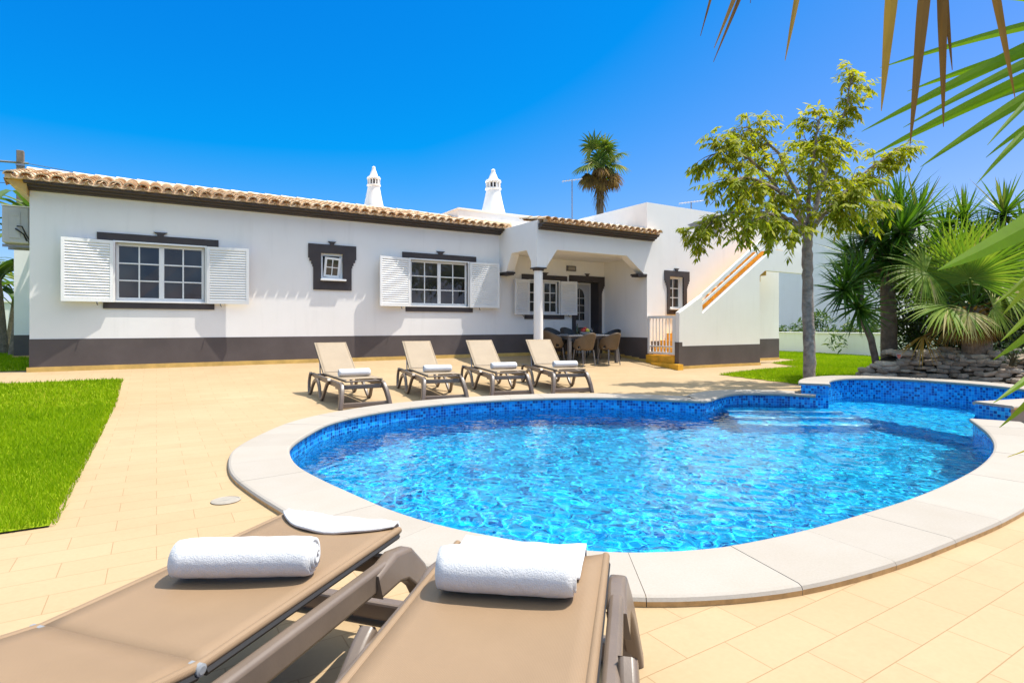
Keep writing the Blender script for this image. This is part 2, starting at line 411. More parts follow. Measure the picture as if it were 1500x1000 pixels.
def lawn(name, poly, dens, hgt, wid, label, lift=.012, near=None):
    P=[(p[0],p[1]) for p in poly]; X=[p[0] for p in P]; Y=[p[1] for p in P]
    st=.12; b=MB()
    nx=int((max(X)-min(X))/st)+1; ny=int((max(Y)-min(Y))/st)+1
    gx,gy=np.meshgrid(min(X)+st*(np.arange(nx)+.5),min(Y)+st*(np.arange(ny)+.5)); ins=inside_many(gx.ravel(),gy.ravel(),P).reshape(gx.shape)
    for j in range(ny):
        i=0
        while i<nx:
            if ins[j,i]:
                k=i
                while k+1<nx and ins[j,k+1] and k-i<8: k+=1
                xa=min(X)+st*i; xb=min(min(X)+st*(k+1),max(X)-.03); ya=min(Y)+st*j; yb=ya+st
                b.face([(xa,ya,g(xa,ya)+lift),(xb,ya,g(xb,ya)+lift),(xb,yb,g(xb,yb)+lift),(xa,yb,g(xa,yb)+lift)]); i=k+1
            else: i+=1
    tag(b.build('lawn',M['lawn']),kind='structure')
    A=(max(X)-min(X))*(max(Y)-min(Y)); n=int(A*dens)
    px=rng.uniform(min(X),max(X),n); py=rng.uniform(min(Y),max(Y),n); k=inside_many(px,py,P)
    if near is not None:
        d=np.hypot(px,py); k&=rng.uniform(0,1,n)<np.clip((near/d)**1.3,.06,1)
    px=px[k]; py=py[k]; n=len(px); d=np.hypot(px,py)
    pz=np.array([g(a,c) for a,c in zip(px,py)])+lift
    h=hgt*rng.uniform(.55,1.25,n); w=wid*rng.uniform(.7,1.3,n)*(1 if near is None else np.clip(d/near,1,4)); th=rng.uniform(0,2*np.pi,n); le=rng.uniform(.1,.8,n)*h; la=rng.uniform(0,2*np.pi,n)
    V=np.empty((n,3,3),np.float32)
    V[:,0]=np.stack([px-np.cos(th)*w/2,py-np.sin(th)*w/2,pz],1); V[:,1]=np.stack([px+np.cos(th)*w/2,py+np.sin(th)*w/2,pz],1)
    V[:,2]=np.stack([px+np.cos(la)*le,py+np.sin(la)*le,pz+h],1)
    me=bpy.data.meshes.new(name); me.vertices.add(3*n); me.vertices.foreach_set('co',V.ravel()); me.loops.add(3*n); me.loops.foreach_set('vertex_index',np.arange(3*n,dtype=np.int32))
    me.polygons.add(n); me.polygons.foreach_set('loop_start',np.arange(0,3*n,3,dtype=np.int32)); me.update(calc_edges=True)
    patch=(np.sin(px*1.7+py*.9)+np.sin(px*.6-py*2.1)+np.sin(px*4.1+1)*.5)*.07
    at_=me.attributes.new('tint','FLOAT','FACE'); at_.data.foreach_set('value',np.clip(rng.normal(.5,.2,n)+patch,0,1).astype(np.float32))
    me.materials.append(M['grass']); o=bpy.data.objects.new(name,me); COL.objects.link(o)
    return tag(o,label,'grass',kind='stuff')
cz=ground(183,556)
lawn('grass',[(-.5,4.27),(-.5,cz.y),(-9,cz.y),(-9,4.15)],6500,.052,.006,'short bright green grass of the lawn beside the left patio edge',near=5.0)
lawn('grass',[(-1.99,13.75),(-2.2,40),(-22,40),(-22,13.75)],420,.07,.02,'green grass of the strip running behind the left end of the house')
rl=[ground(*p).xy for p in ((1053,549),(1115,541.5),(1172,537.5),(1132,532),(1172,527.5),(1150,524.5))]
rl+= [Vector((18.2,11.2)),Vector((18.2,20)),Vector((22.6,20)),Vector((22.6,2)),Vector((15.5,2))]+[ground(1290,556).xy,ground(1168,563).xy]
lawn('grass',rl,1500,.05,.012,'sunlit green grass of the lawn between the staircase and the low garden wall')

# ------------------------------------------------------------------ pool
pool=empty('swimming_pool',(6.5,5.0,ZP)); tag(pool,'kidney shaped swimming pool lined with blue mosaic and edged with cream coping','swimming pool')
FLO=-1.75
def wallstrip(b,P,z0,z1,Nn=None,off=0):
    u=0; rows=[]; us=[0]
    for i in range(1,len(P)): u+=(P[i]-P[i-1]).length; us.append(u)
    Q=[(p.x+(Nn[i].x*off if Nn else 0),p.y+(Nn[i].y*off if Nn else 0)) for i,p in enumerate(P)]
    b.grid([[(x,y,z0) for x,y in Q],[(x,y,z1) for x,y in Q]],uv=lambda a,c:(us[min(c,len(us)-1)],z0 if a==0 else z1))
b=MB(); wallstrip(b,LOW,FLO,ZC-.03); wallstrip(b,RAI,FLO,ZR-.03)
# jambs where the raised wall begins and ends
for Pl,Pr,Nr in ((LOW[0],RAI[0],NR[0]),(LOW[-1],RAI[-1],NR[-1])):
    q=Pr+Nr*.40; w=(q-Pr).length; l=(Pl-Pr).length
    b.face([(Pr.x,Pr.y,FLO),(Pl.x,Pl.y,FLO),(Pl.x,Pl.y,ZC),(Pr.x,Pr.y,ZC)],[(0,FLO),(l,FLO),(l,ZC),(0,ZC)])
    b.face([(Pr.x,Pr.y,ZP-.1),(q.x,q.y,ZP-.1),(q.x,q.y,ZR-.03),(Pr.x,Pr.y,ZR-.03)],[(0,ZP-.1),(w,ZP-.1),(w,ZR),(0,ZR)])
basin=b.build('basin_wall',M['mosaic'],pool,smooth=True)
b=MB(); b.face([(p.x,p.y,FLO) for p in OUT],[(p.x,p.y) for p in OUT]); basin_floor=b.build('basin_floor',M['floor_mosaic'],pool)
rec=[basin,basin_floor]
def up_poly(b,P,z0,z1):
    if sum(P[i][0]*P[(i+1)%len(P)][1]-P[(i+1)%len(P)][0]*P[i][1] for i in range(len(P)))<0: P=P[::-1]
    b.face([(x,y,z1) for x,y in P],[(x,y) for x,y in P])
    for i in range(len(P)):
        a,c=P[i],P[(i+1)%len(P)]; l=math.dist(a,c)
        b.face([(*a,z0),(*c,z0),(*c,z1),(*a,z1)],[(0,z0),(l,z0),(l,z1),(0,z1)])
b=MB(); up_poly(b,[(p.x+n.x*.02,p.y+n.y*.02) for p,n in zip(RAI[2:-2],NR[2:-2])],FLO,-1.05); rec.append(b.build('spa_floor',M['floor_mosaic'],pool))
A0=on_z(1062,577,ZC).xy; B0=on_z(1195,578,ZC).xy; dv=(B0-A0).normalized(); nv=Vector((dv.y,-dv.x))
if not inside(((A0+B0)/2+nv*.5),OUTnp): nv=-nv
for k,(o1,zt) in enumerate(((.35,-.70),(.68,-.95),(1.0,-1.22))):
    b=MB(); q0=A0-dv*.05-nv*.08; q1=B0+dv*(.25+.05*k)-nv*.08; q2=B0+dv*(.25+.05*k)+nv*o1; q3=A0-dv*.05+nv*o1
    up_poly(b,[tuple(q0),tuple(q1),tuple(q2),tuple(q3)],FLO+.001*k,zt); rec.append(b.build('pool_step',M['floor_mosaic'],pool))
def coping(P,Nn,zt,w,zb,name):
    b=MB(); u=[0]
    for i in range(1,len(P)): u.append(u[-1]+(P[i]-P[i-1]).length)
    nsl=round(u[-1]/.56); prof=[(-.028,zt-.045),(-.036,zt-.026),(-.030,zt-.008),(-.012,zt),(w-.02,zt),(w-.004,zt-.006),(w+.004,zt-.02),(w,zb)]
    for s in range(nsl):
        a=u[-1]*s/nsl+.0013; c=u[-1]*(s+1)/nsl-.0013; rows=[]; b.cur=random.random(); dz=random.uniform(-.0012,.0012)
        m=6; js=[]
        for k in range(m+1):
            d=a+(c-a)*k/m; j=max(0,min(len(u)-2,int(np.searchsorted(u,d))-1)); t=(d-u[j])/(u[j+1]-u[j])
            p=P[j].lerp(P[j+1],t); n=Nn[j].lerp(Nn[j+1],t).normalized()
            rows.append([(p.x+n.x*o,p.y+n.y*o,z+dz) for o,z in prof])
        for r0 in range(m):
            for q in range(len(prof)-1):
                b.m=1 if q==len(prof)-2 else 0
                b.face([rows[r0][q],rows[r0][q+1],rows[r0+1][q+1],rows[r0+1][q]])
        b.m=0; b.face(rows[0]); b.face(rows[-1][::-1])
    b.cur=0; b.m=1
    b.grid([[(p.x+n.x*o,p.y+n.y*o,z) for p,n in zip(P,Nn)] for o,z in ((.0,zt-.007),(w-.01,zt-.007))])
    return b.build(name,[M['coping'],M['coping_edge']],pool,smooth=True,angle=50)
M['nosing']=simple('pale_nosing_tile',(.42,.70,.82),.3,.05)
for k,(o1,zt) in enumerate(((.35,-.70),(.68,-.95),(1.0,-1.22))):
    b=MB(); q3=A0-dv*.05+nv*o1; q2=B0+dv*(.25+.05*k)+nv*o1; q=[q3-nv*.07,q2-nv*.07,q2+nv*.004,q3+nv*.004]; up_poly(b,[tuple(v) for v in q],zt-.06,zt+.004); rec.append(b.build('step_nosing',M['nosing'],pool))
coping(LOW,NL,ZC,.455,ZP-.02,'coping')
coping(RAI,NR,ZR,.43,ZR-.045,'coping')
b=MB(); wallstrip(b,RAI,ZP-.06,ZR-.03,NR,.39); b.build('outer_wall',M['grey_plaster'],pool,smooth=True)
for o in rec: o.cycles.is_caustics_receiver=True

# water: a rippled sheet cut to the basin
st=.022; xs=np.arange(min(p.x for p in OUT)-.05,max(p.x for p in OUT)+.05,st); ys=np.arange(min(p.y for p in OUT)-.05,max(p.y for p in OUT)+.05,st)
gx,gy=np.meshgrid(xs,ys); Z=np.zeros_like(gx)
for lam,amp,cnt in ((1.1,.0024,5),(.5,.0016,9),(.24,.0014,14),(.135,.0013,18)):
    for _ in range(cnt):
        th=rng.uniform(0,2*np.pi); l=lam*rng.uniform(.75,1.3); k=2*np.pi/l; ph=rng.uniform(0,6.28)
        wx=gx+.12*np.sin(gy*2.1+ph)+.05*np.sin(gy*5.3+gx*1.7+ph); wy=gy+.12*np.sin(gx*1.9+ph*2)+.05*np.sin(gx*4.7-gy*2.2+ph)
        s=np.sin(k*(wx*np.cos(th)+wy*np.sin(th))+ph); Z+=amp/np.sqrt(cnt)*s*1.15
exp=[(p.x+n.x*.04,p.y+n.y*.04) for p,n in list(zip(LOW,NL))[::2]]; exr=[(p.x+n.x*.04,p.y+n.y*.04) for p,n in list(zip(RAI,NR))[::2]]
EXP=exp+(exr if math.dist(exp[-1],exr[0])<math.dist(exp[-1],exr[-1]) else exr[::-1])
ccx=(gx[:-1,:-1]+st/2); ccy=(gy[:-1,:-1]+st/2); ins=inside_many(ccx.ravel(),ccy.ravel(),EXP)
idx=np.arange(gx.size).reshape(gx.shape); q=np.stack([idx[:-1,:-1],idx[:-1,1:],idx[1:,1:],idx[1:,:-1]],-1).reshape(-1,4)[ins]
used=np.unique(q); remap=-np.ones(gx.size,int); remap[used]=np.arange(len(used))
co=np.stack([gx.ravel(),gy.ravel(),ZW+Z.ravel()],1)[used]
me=bpy.data.meshes.new('water'); me.from_pydata(co.tolist(),[],remap[q].tolist()); me.materials.append(M['water']); me.polygons.foreach_set('use_smooth',[True]*len(me.polygons)); me.update()
water=bpy.data.objects.new('water',me); COL.objects.link(water); tag(water,kind='structure'); water.cycles.is_caustics_caster=True
# ------------------------------------------------------------------ the villa
WY=13.4; FY=11.6; SY=10.45; BX=11.62; PX0=7.91
villa=empty('villa',(5,WY,0)); tag(villa,'single storey white villa with dark painted plinth, clay tile eaves, porch and outside staircase','house')
def wallY(b,x0,x1,z0,z1,y,holes,depth=.14):
    X=sorted({x0,x1,*[v for h in holes for v in (h[0],h[1])]}); Z=sorted({z0,z1,*[v for h in holes for v in (h[2],h[3])]})
    for i in range(len(X)-1):
        for j in range(len(Z)-1):
            cx=(X[i]+X[i+1])/2; cz_=(Z[j]+Z[j+1])/2
            if any(h[0]<cx<h[1] and h[2]<cz_<h[3] for h in holes): continue
            b.face([(X[i],y,Z[j]),(X[i+1],y,Z[j]),(X[i+1],y,Z[j+1]),(X[i],y,Z[j+1])])
    for a,c,d,e in holes:
        y2=y+depth
        b.face([(a,y,d),(a,y,e),(a,y2,e),(a,y2,d)]); b.face([(c,y,d),(c,y2,d),(c,y2,e),(c,y,e)])
        b.face([(a,y,e),(c,y,e),(c,y2,e),(a,y2,e)]); b.face([(a,y,d),(a,y2,d),(c,y2,d),(c,y,d)])
def rectY(px0,py0,px1,py1,Y):
    a=on_Y(px0,py0,Y); c=on_Y(px1,py1,Y); return a.x,c.x,min(a.z,c.z),max(a.z,c.z)
# openings: big window, small window, middle window, porch window, door
def op(pxl,pxr,ytop,ybot,Y):    # y values measured at the left edge
    a=on_Y(pxl,ytop,Y); c=on_Y(pxl,ybot,Y); d=on_Y(pxr,ytop,Y); return [a.x,d.x,c.z,a.z]
W1=op(169,300,355,440,WY); W2=op(470,502,370.5,409,WY); W3=op(601,685,380,447,WY); W4=op(775,818,411,459,WY); DR=op(843,876,412,520,WY); DR[2]=.0
W5=op(980.5,1000.5,405,452,FY)
body=MB()
wallY(body,-1.95,BX,-.45,3.47,WY,[W1,W2,W3,W4]+[DR])
body.face([(-1.95,WY,-.45),(-1.95,WY,3.5),(-1.95,19,3.5),(-1.95,19,-.45)][::-1])
body.box((-1.80,WY+.16,-.4),(DR[0]-.06,19,3.44)); body.box((DR[1]+.06,WY+.16,-.4),(BX-.02,19,3.44)); body.box((DR[0]-.059,WY+.5,-.4),(DR[1]+.059,19,3.44))
body.box((-3.07,19.0,-.4),(2,24,3.4))
body.build('main_wall',M['plaster'],villa)
b=MB()    # raised flat roofed room behind the porch
b.box((7.02,14.1,3.3),(BX-.01,18.5,4.02)); b.build('raised_wall',M['plaster'],villa)
b=MB(); b.box((7.0,14.07,4.021),(BX-.03,18.55,4.06)); b.build('parapet_cap',M['plaster'],villa)
# two storey block
blk=MB(); ZT=4.27
wallY(blk,BX,17.7,-.45,ZT,FY,[W5],.22)
blk.face([(BX,FY,-.45),(BX,FY,ZT),(BX,20,ZT),(BX,20,-.45)][::-1]); blk.face([(17.7,FY,-.45),(17.7,20,-.45),(17.7,20,ZT),(17.7,FY,ZT)])
blk.face([(BX,FY,ZT),(17.7,FY,ZT),(17.7,FY+.22,ZT),(BX+.22,FY+.22,ZT)]); blk.face([(BX,FY,ZT),(BX+.22,FY+.22,ZT),(BX+.22,20,ZT),(BX,20,ZT)])
blk.box((BX+.24,FY+.24,-.4),(17.68,19.98,ZT-.02))
# beam with cut corner running on from the far end of the block
fn=fXZ
blk.prism([(17.7,2.63),(18.45,3.12),(19.2,3.12),(19.2,3.72),(17.7,3.72)],fn,FY+.02,FY+.32)
blk.build('block_wall',M['plaster'],villa)
# plinths and skirting
b=MB(); dt=.595
b.box((-1.955,WY-.006,-.44),(DR[0]-.12,WY+.1,dt)); b.box((DR[1]+.12,WY-.006,-.44),(BX-.006,WY+.1,dt))
b.box((BX-.006,FY-.006,-.44),(BX+.1,WY-.006,.50)); b.box((BX+.1,FY-.006,-.44),(17.705,FY+.1,.40)); b.box((-1.956,WY+.1,-.44),(-1.90,19,dt)); b.box((-3.076,18.994,-.4),(-1.96,19.2,dt))
b.build('plinth',M['dado'],villa)
b=MB()
b.box((-1.99,WY-.022,-.3),(DR[0]-.12,WY-.006,.085)); b.box((DR[1]+.12,WY-.022,-.3),(BX-.022,WY-.006,.085))
for k in range(6):
    y0=FY+(WY-FY)*k/6; y1=FY+(WY-FY)*(k+1)/6; z=g(BX,y0); b.box((BX-.022,y0,-.4),(BX-.006,y1-.002,z+.09))
for k in range(6):
    x0=15.0+2.7*k/6; b.box((x0,FY-.022,-.4),(x0+.45,FY-.006,g(x0,FY)+.08))
b.box((-3.1,18.97,-.3),(-1.98,18.994,.07))
b.build('skirting',M['skirt'],villa)

# --- porch
b=MB()
zA=2.73; zc=2.27
L0=on_Y(800,392,FY).x; A0x=on_Y(816,366,FY).x; A1x=on_Y(918,374,FY).x
b.prism([(PX0,zc),(L0,zc),(A0x,zA),(A1x,zA),(BX-.12,zc),(BX-.002,zc),(BX-.002,3.42),(PX0,3.42)],fXZ,FY,FY+.26)
b.prism([(FY+.26,zc+.16),(FY+.46,zA),(WY-.62,zA),(WY-.36,zc),(WY-.002,zc),(WY-.002,3.42),(FY+.26,3.42)],fYZ,PX0,PX0+.24)
b.box((PX0+.24,FY+.26,2.74),(BX-.002,WY-.002,3.30))
b.build('porch_beam',M['plaster'],villa)
b=MB(); cxx,cyy=PX0+.13,FY+.13
b.lathe([(.118,-.5),(.118,.44),(.116,1.2),(.108,zc-.075)],(cxx,cyy,0),28); col=b.build('porch_column',M['plaster'],villa,smooth=True)
b=MB(); b.box((cxx-.15,cyy-.15,zc-.035),(cxx+.15,cyy+.15,zc-.001)); b.lathe([(.13,zc-.08),(.145,zc-.036)],(cxx,cyy,0),24); b.build('capital',M['trim'],col,bevel=.004)
b=MB(); b.lathe([(.155,-.5),(.155,.42),(.15,.455),(.122,.46)],(cxx,cyy,0),28); b.build('column_base',M['trim'],col,smooth=True)
b=MB(); b.box((BX-.36,FY-.012,zc-.05),(BX-.002,FY+.28,zc-.001)); b.box((BX-.33,FY-.002,zc-.085),(BX-.006,FY+.27,zc-.05)); b.build('corbel',M['trim'],villa,bevel=.004)
b=MB(); b.box((PX0-.012,WY-.40,zc-.05),(PX0+.26,WY-.004,zc-.001)); b.box((PX0,WY-.37,zc-.085),(PX0+.24,WY-.008,zc-.05)); b.build('corbel',M['trim'],villa,bevel=.004)

# --- tiled roofs
def tiled(b, x0, x1, y0, y1, z0, slope, pitch=.215, hip=None):
    n=round((x1-x0)/pitch); pw=(x1-x0)/n; L=math.hypot(y1-y0,(y1-y0)*slope); ny,nz=(y1-y0)/L,(y1-y0)*slope/L
    def pt(x,s,h): return (x, y0+s*ny-h*nz, z0+s*nz+h*ny)
    for i in range(n):
        xc=x0+pw*(i+.5); Lm=L
        if hip and xc>hip: Lm=L*max(.04,(x1-xc)/(x1-hip))
        m=max(1,round(Lm/.36)); 
        for k in range(m):
            s0=Lm*k/m-(.0 if k==0 else .05); s1=Lm*(k+1)/m
            b.cur=min(1,max(0,random.gauss(.5,.28))); jx=random.uniform(-.006,.006); jz=random.uniform(-.004,.006)
            seg=7; rows=[]; rows2=[]
            for s,r,h in ((s0,.098,.042),(s1,.078,.026)):
                rows.append([pt(xc+jx-r*math.cos(math.pi*q/seg),s,h+jz+r*.80*math.sin(math.pi*q/seg)) for q in range(seg+1)])
                rows2.append([pt(xc+jx-(r-.016)*math.cos(math.pi*q/seg),s,h+jz-.004+(r-.016)*.78*math.sin(math.pi*q/seg)) for q in range(seg+1)])
            b.grid(rows); b.grid([rows[0],rows2[0]]); 
            if k==0: b.grid([rows2[0],[pt(v[0],s0+.22,0) if 0 else (v[0],v[1]+.2*ny,v[2]+.2*nz) for v in rows2[0]]])
            # channel tile to the right
            b.cur=min(1,max(0,random.gauss(.35,.25))); xr=xc+pw/2; rows=[]
            for s,r,h in ((s0-(.03 if k==0 else 0),.088,.055),(s1,.098,.06)):
                rows.append([pt(xr-r*math.cos(math.pi*q/seg),s,h-r*.62*math.sin(math.pi*q/seg)) for q in range(seg+1)])
            if i<n-1: b.grid(rows); b.grid([rows[0],[(v[0],v[1]+.003,v[2]-.018) for v in rows[0]]])
EY=13.10; EZ=3.43
b=MB(); tiled(b,-2.28,8.12,EY,15.6,EZ,.245,hip=6.35)
b.cur=.45   # deck below the tiles
b.face([(-2.26,EY+.06,EZ-.0),(8.08,EY+.06,EZ),(6.35,15.6,EZ+.612),(-2.26,15.6,EZ+.612)])
b.face([(-2.26,EY+.06,EZ-.012),(8.08,EY+.06,EZ-.012),(8.08,WY+.1,EZ-.012),(-2.26,WY+.1,EZ-.012)])
b.face([(-2.27,EY+.06,EZ-.012),(-2.27,15.6,EZ+.612),(-2.27,15.6,EZ+.53),(-2.27,WY,EZ-.1)])
b.box((-2.25,EY+.045,EZ-.011),(8.05,EY+.07,EZ+.065))
roof=b.build('tiled_roof',M['roof'],villa,smooth=True,angle=60)
b=MB(); k=0; x=-2.30
while x<6.3:
    b.cur=random.uniform(.5,.85); rows=[]
    for xx,r in ((x,.135),(x+.42,.112)):
        rows.append([(xx,15.6+r*math.cos(math.pi*q/8),4.045+r*.95*math.sin(math.pi*q/8)) for q in range(9)])
    b.grid(rows); b.grid([[(v[0],15.6+(v[1]-15.6)*.82,4.045+(v[2]-4.045)*.82) for v in rows[0]],rows[0]]); x+=.385
for t in range(8):
    t0=t/8; p=Vector((6.35,15.6,4.045)).lerp(Vector((8.05,EY+.1,EZ+.08)),t0); q=Vector((6.35,15.6,4.045)).lerp(Vector((8.05,EY+.1,EZ+.08)),t0+.15)
    b.cur=random.uniform(.4,.9); b.tube([p,q],[.10,.115],10)
b.build('ridge_tiles',M['roof'],roof,smooth=True,angle=60)
b=MB(); b.prism([(EY+.03,EZ-.0125),(EY+.03,EZ-.055),(EY+.12,EZ-.07),(EY+.12,EZ-.10),(EY+.20,EZ-.115),(EY+.20,EZ-.14),(WY-.001,EZ-.15),(WY-.001,EZ-.0125)],fYZ,-2.0,8.06); b.build('eave_moulding',M['fascia'],roof)
b=MB(); b.prism([(-2.26,EZ-.03),(-1.96,EZ-.26),(-1.96,EZ-.0)],lambda u,v,w:(u,w,v),EY+.1,18.9); b.build('verge_soffit',M['skirt'],roof)
b=MB(); tiled(b,7.93,11.92,FY-.30,FY+.9,3.36,.17); b.cur=.4
b.face([(7.95,FY-.25,3.345),(11.9,FY-.25,3.345),(11.9,FY+.9,3.555),(7.95,FY+.9,3.555)])
b.box((7.96,FY-.235,3.34),(11.88,FY-.21,3.425))
pr=b.build('porch_roof',M['roof'],villa,smooth=True,angle=60)
b=MB(); b.prism([(FY-.24,3.335),(FY-.24,3.30),(FY-.16,3.28),(FY-.16,3.25),(FY-.08,3.235),(FY-.08,3.205),(FY-.001,3.19),(FY-.001,3.335)],fYZ,7.95,11.85); b.build('eave_moulding',M['fascia'],pr)

# --- chimneys
def chimney(px,ybase,ytop,D,cup):
    p=at(px,ybase,D); h=(ybase-ytop)/F*D; b=MB(); r=cup/F*D/2
    zb=-.5
    b.lathe([(r*1.06,zb),(r,0),(r*.84,h*.16),(r*.70,h*.33),(r*.57,h*.51),(r*.57,h*.52),(r*.66,h*.53),(r*.66,h*.56),(r*.55,h*.565),(r*.42,h*.57)],p,28)
    ch=b.build('chimney',M['plaster'],villa,smooth=True,angle=35)
    b=MB(); n=12
    for k in range(n):
        t=2*math.pi*k/n; b.box((-r*.05,-r*.12,0),(r*.05,r*.02,h*.115),Matrix.Translation(p+Vector((0,0,h*.567)))@Matrix.Rotation(t,4,'Z')@Matrix.Translation((0,-r*.48,0)))
    b.build('vent_lattice',M['plaster'],ch)
    b=MB(); b.lathe([(r*.36,h*.57),(r*.36,h*.69)],p,16); b.build('vent_core',M['dark_gap'],ch)
    b=MB(); b.lathe([(r*.50,h*.68),(r*.64,h*.688),(r*.66,h*.715),(r*.60,h*.74),(r*.40,h*.75),(r*.43,h*.765),(r*.38,h*.785),(r*.27,h*.86),(r*.15,h*.94),(r*.17,h*.965),(r*.11,h*.99),(r*.02,h)],p,24); b.build('chimney_cap',M['plaster'],ch,smooth=True,angle=35)
chimney(547.5,306,243.5,16.6,30); chimney(722.5,313,247.5,17.0,36)

# --- windows
def shutter(parent,hx,y,z0,z1,w,ang,side,lab=None):
    """side -1: leaf folds back to the left, +1 to the right"""
    Mt=Matrix.Translation((hx,y,0))@Matrix.Rotation(-side*ang,4,'Z')@Matrix.Scale(side,4,(1,0,0)); t=.036; s=.055; b=MB()
    b.box((0,-t,z0),(s,0,z1),Mt); b.box((w-s,-t,z0),(w,0,z1),Mt); b.box((s,-t,z0),(w-s,0,z0+s*1.25),Mt); b.box((s,-t,z1-s*1.1),(w-s,0,z1),Mt)
    n=int((z1-z0-.13)/.052); 
    for k in range(n):
        z=z0+s*1.25+(z1-z0-s*2.4)*(k+.5)/n
        S=Mt@Matrix.Translation((0,-t/2,z))@Matrix.Rotation(R(56),4,'X'); b.box((s-.004,-.024,-.005),(w-s+.004,.024,.005),S)
    b.box((s,-t*.42,z0+.05),(w-s,-t*.36,z1-.05),Mt)
    o=b.build('shutter',M['shutter'],parent)
    return o
def hook(parent,x,y,z):
    b=MB(); b.tube([(x,y,z+.02),(x,y-.03,z-.02),(x+.012,y-.05,z-.055)],.009,6); b.build('latch',M['dark_gap'],parent)
def frame_window(parent,x0,x1,z0,z1,y,cols,rows,split=True,tilt=None):
    """pvc frame with glazing bars"""
    b=MB(); f=.055
    for a in ((x0,z0,x0+f,z1),(x1-f,z0,x1,z1),(x0+f,z0,x1-f,z0+f*1.1),(x0+f,z1-f,x1-f,z1)): b.box((a[0],y,a[1]),(a[2],y+.06,a[3]))
    xa,xb,za,zb=x0+f,x1-f,z0+f*1.1,z1-f
    if tilt:
        b.build('frame',M['pvc'],parent,bevel=.004); b=MB()
        Mt=Matrix.Translation(((xa+xb)/2,y+.02,za))@Matrix.Rotation(tilt,4,'X')@Matrix.Rotation(R(3.5),4,'Y'); w=(xb-xa)*.47; hh=(zb-za)*.94
        for a in ((-w,0,-w+.05,hh),(w-.05,0,w,hh),(-w+.05,0,w-.05,.05),(-w+.05,hh-.05,w-.05,hh),(-.01,.05,.01,hh-.05),(-w+.05,hh/2-.01,-.01,hh/2+.01),(.01,hh/2-.01,w-.05,hh/2+.01)): b.box((a[0],-.03,a[1]),(a[2],.015,a[3]),Mt)
        b.build('sash',M['pvc'],parent,bevel=.003)
        b=MB(); b.box((-w+.05,-.012,.05),(w-.05,-.004,hh-.05),Mt); b.build('pane',M['glass'],parent)
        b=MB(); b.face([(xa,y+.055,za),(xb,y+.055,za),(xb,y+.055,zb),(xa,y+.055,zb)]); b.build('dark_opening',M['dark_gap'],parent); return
    if split:
        xm=(xa+xb)/2; b.box((xm-.045,y-.008,za),(xm+.045,y+.05,zb))
        spans=[(xa,xm-.045),(xm+.045,xb)]; c2=cols//2
    else: spans=[(xa,xb)]; c2=cols
    for a,c in spans:
        for k in range(1,c2): xx=a+(c-a)*k/c2; b.box((xx-.013,y+.006,za),(xx+.013,y+.034,zb))
        for k in range(1,rows):
            zz=za+(zb-za)*k/rows; ks=[a]+[a+(c-a)*q/c2 for q in range(1,c2)]+[c]
            for q in range(c2): b.box((ks[q]+(.013 if q else 0),y+.008,zz-.013),(ks[q+1]-(.013 if q<c2-1 else 0),y+.032,zz+.013))
    b.build('frame',M['pvc'],parent,bevel=.003,segs=1)
    b=MB()
    for a in range(cols):
        for k in range(rows):
            u0=xa+(xb-xa)*a/cols; u1=xa+(xb-xa)*(a+1)/cols; w0=za+(zb-za)*k/rows; w1=za+(zb-za)*(k+1)/rows; e=[y+.02+random.uniform(-.003,.003) for _ in range(4)]
            b.face([(u0,e[0],w0),(u1,e[1],w0),(u1,e[2],w1),(u0,e[3],w1)])
    b.build('pane',M['glass'],parent)
def keystone(b,xc,z,y,s=1):
    b.prism([(xc-.05*s,z-.02),(xc+.05*s,z-.02),(xc+.06*s,z+.03),(xc+.12*s,z+.075),(xc-.12*s,z+.075),(xc-.06*s,z+.03)],fXZ,y-.034,y+.02)
def shuttered(Wd,lint,sill,y,cols,a1=14,a2=14):
    x0,x1,z0,z1=Wd; b=MB(); e=.035
    for q in ((x0-e,z0-e,x0,z1+e),(x1,z0-e,x1+e,z1+e),(x0,z0-e,x1,z0),(x0,z1,x1,z1+e)): b.box((q[0],y-.045,q[1]),(q[2],y+.1,q[3]))
    wn=b.build('window',M['pvc'],villa,bevel=.004); b=MB()
    b.box((lint[0],y-.03,z1+.005),(lint[1],y+.02,z1+.175)); keystone(b,(lint[0]+lint[1])/2,z1+.175,y)
    b.build('lintel',M['trim'],wn); b=MB()
    b.box((sill[0],y-.028,z0-.155),(sill[1],y+.02,z0-.036)); b.build('sill_band',M['trim'],wn)
    frame_window(wn,x0,x1,z0,z1,y+.045,cols,3)
    ws=(x1-x0)/2+.03
    shutter(wn,x0-e,y-.05,z0-e,z1+e*.6,ws,R(a1),-1); shutter(wn,x1+e,y-.05,z0-e,z1+e*.6,ws,R(a2),1)
    hook(wn,x0-.28,y-.10,z0-.04); hook(wn,x1+.28,y-.10,z0-.04)
    return wn
fx=lambda p,Y=WY: on_Y(p,400,Y).x
tag(shuttered(W1,(fx(142),fx(320)),(fx(151),fx(314)),WY,4,10,9),'leftmost and largest shuttered window')
tag(shuttered(W3,(fx(589),fx(697)),(fx(594),fx(692)),WY,4,10,9),'shuttered window behind the row of loungers')
tag(shuttered(W4,(fx(764),fx(830)),(fx(768),fx(826)),WY,4,10,9),'shuttered window inside the porch')
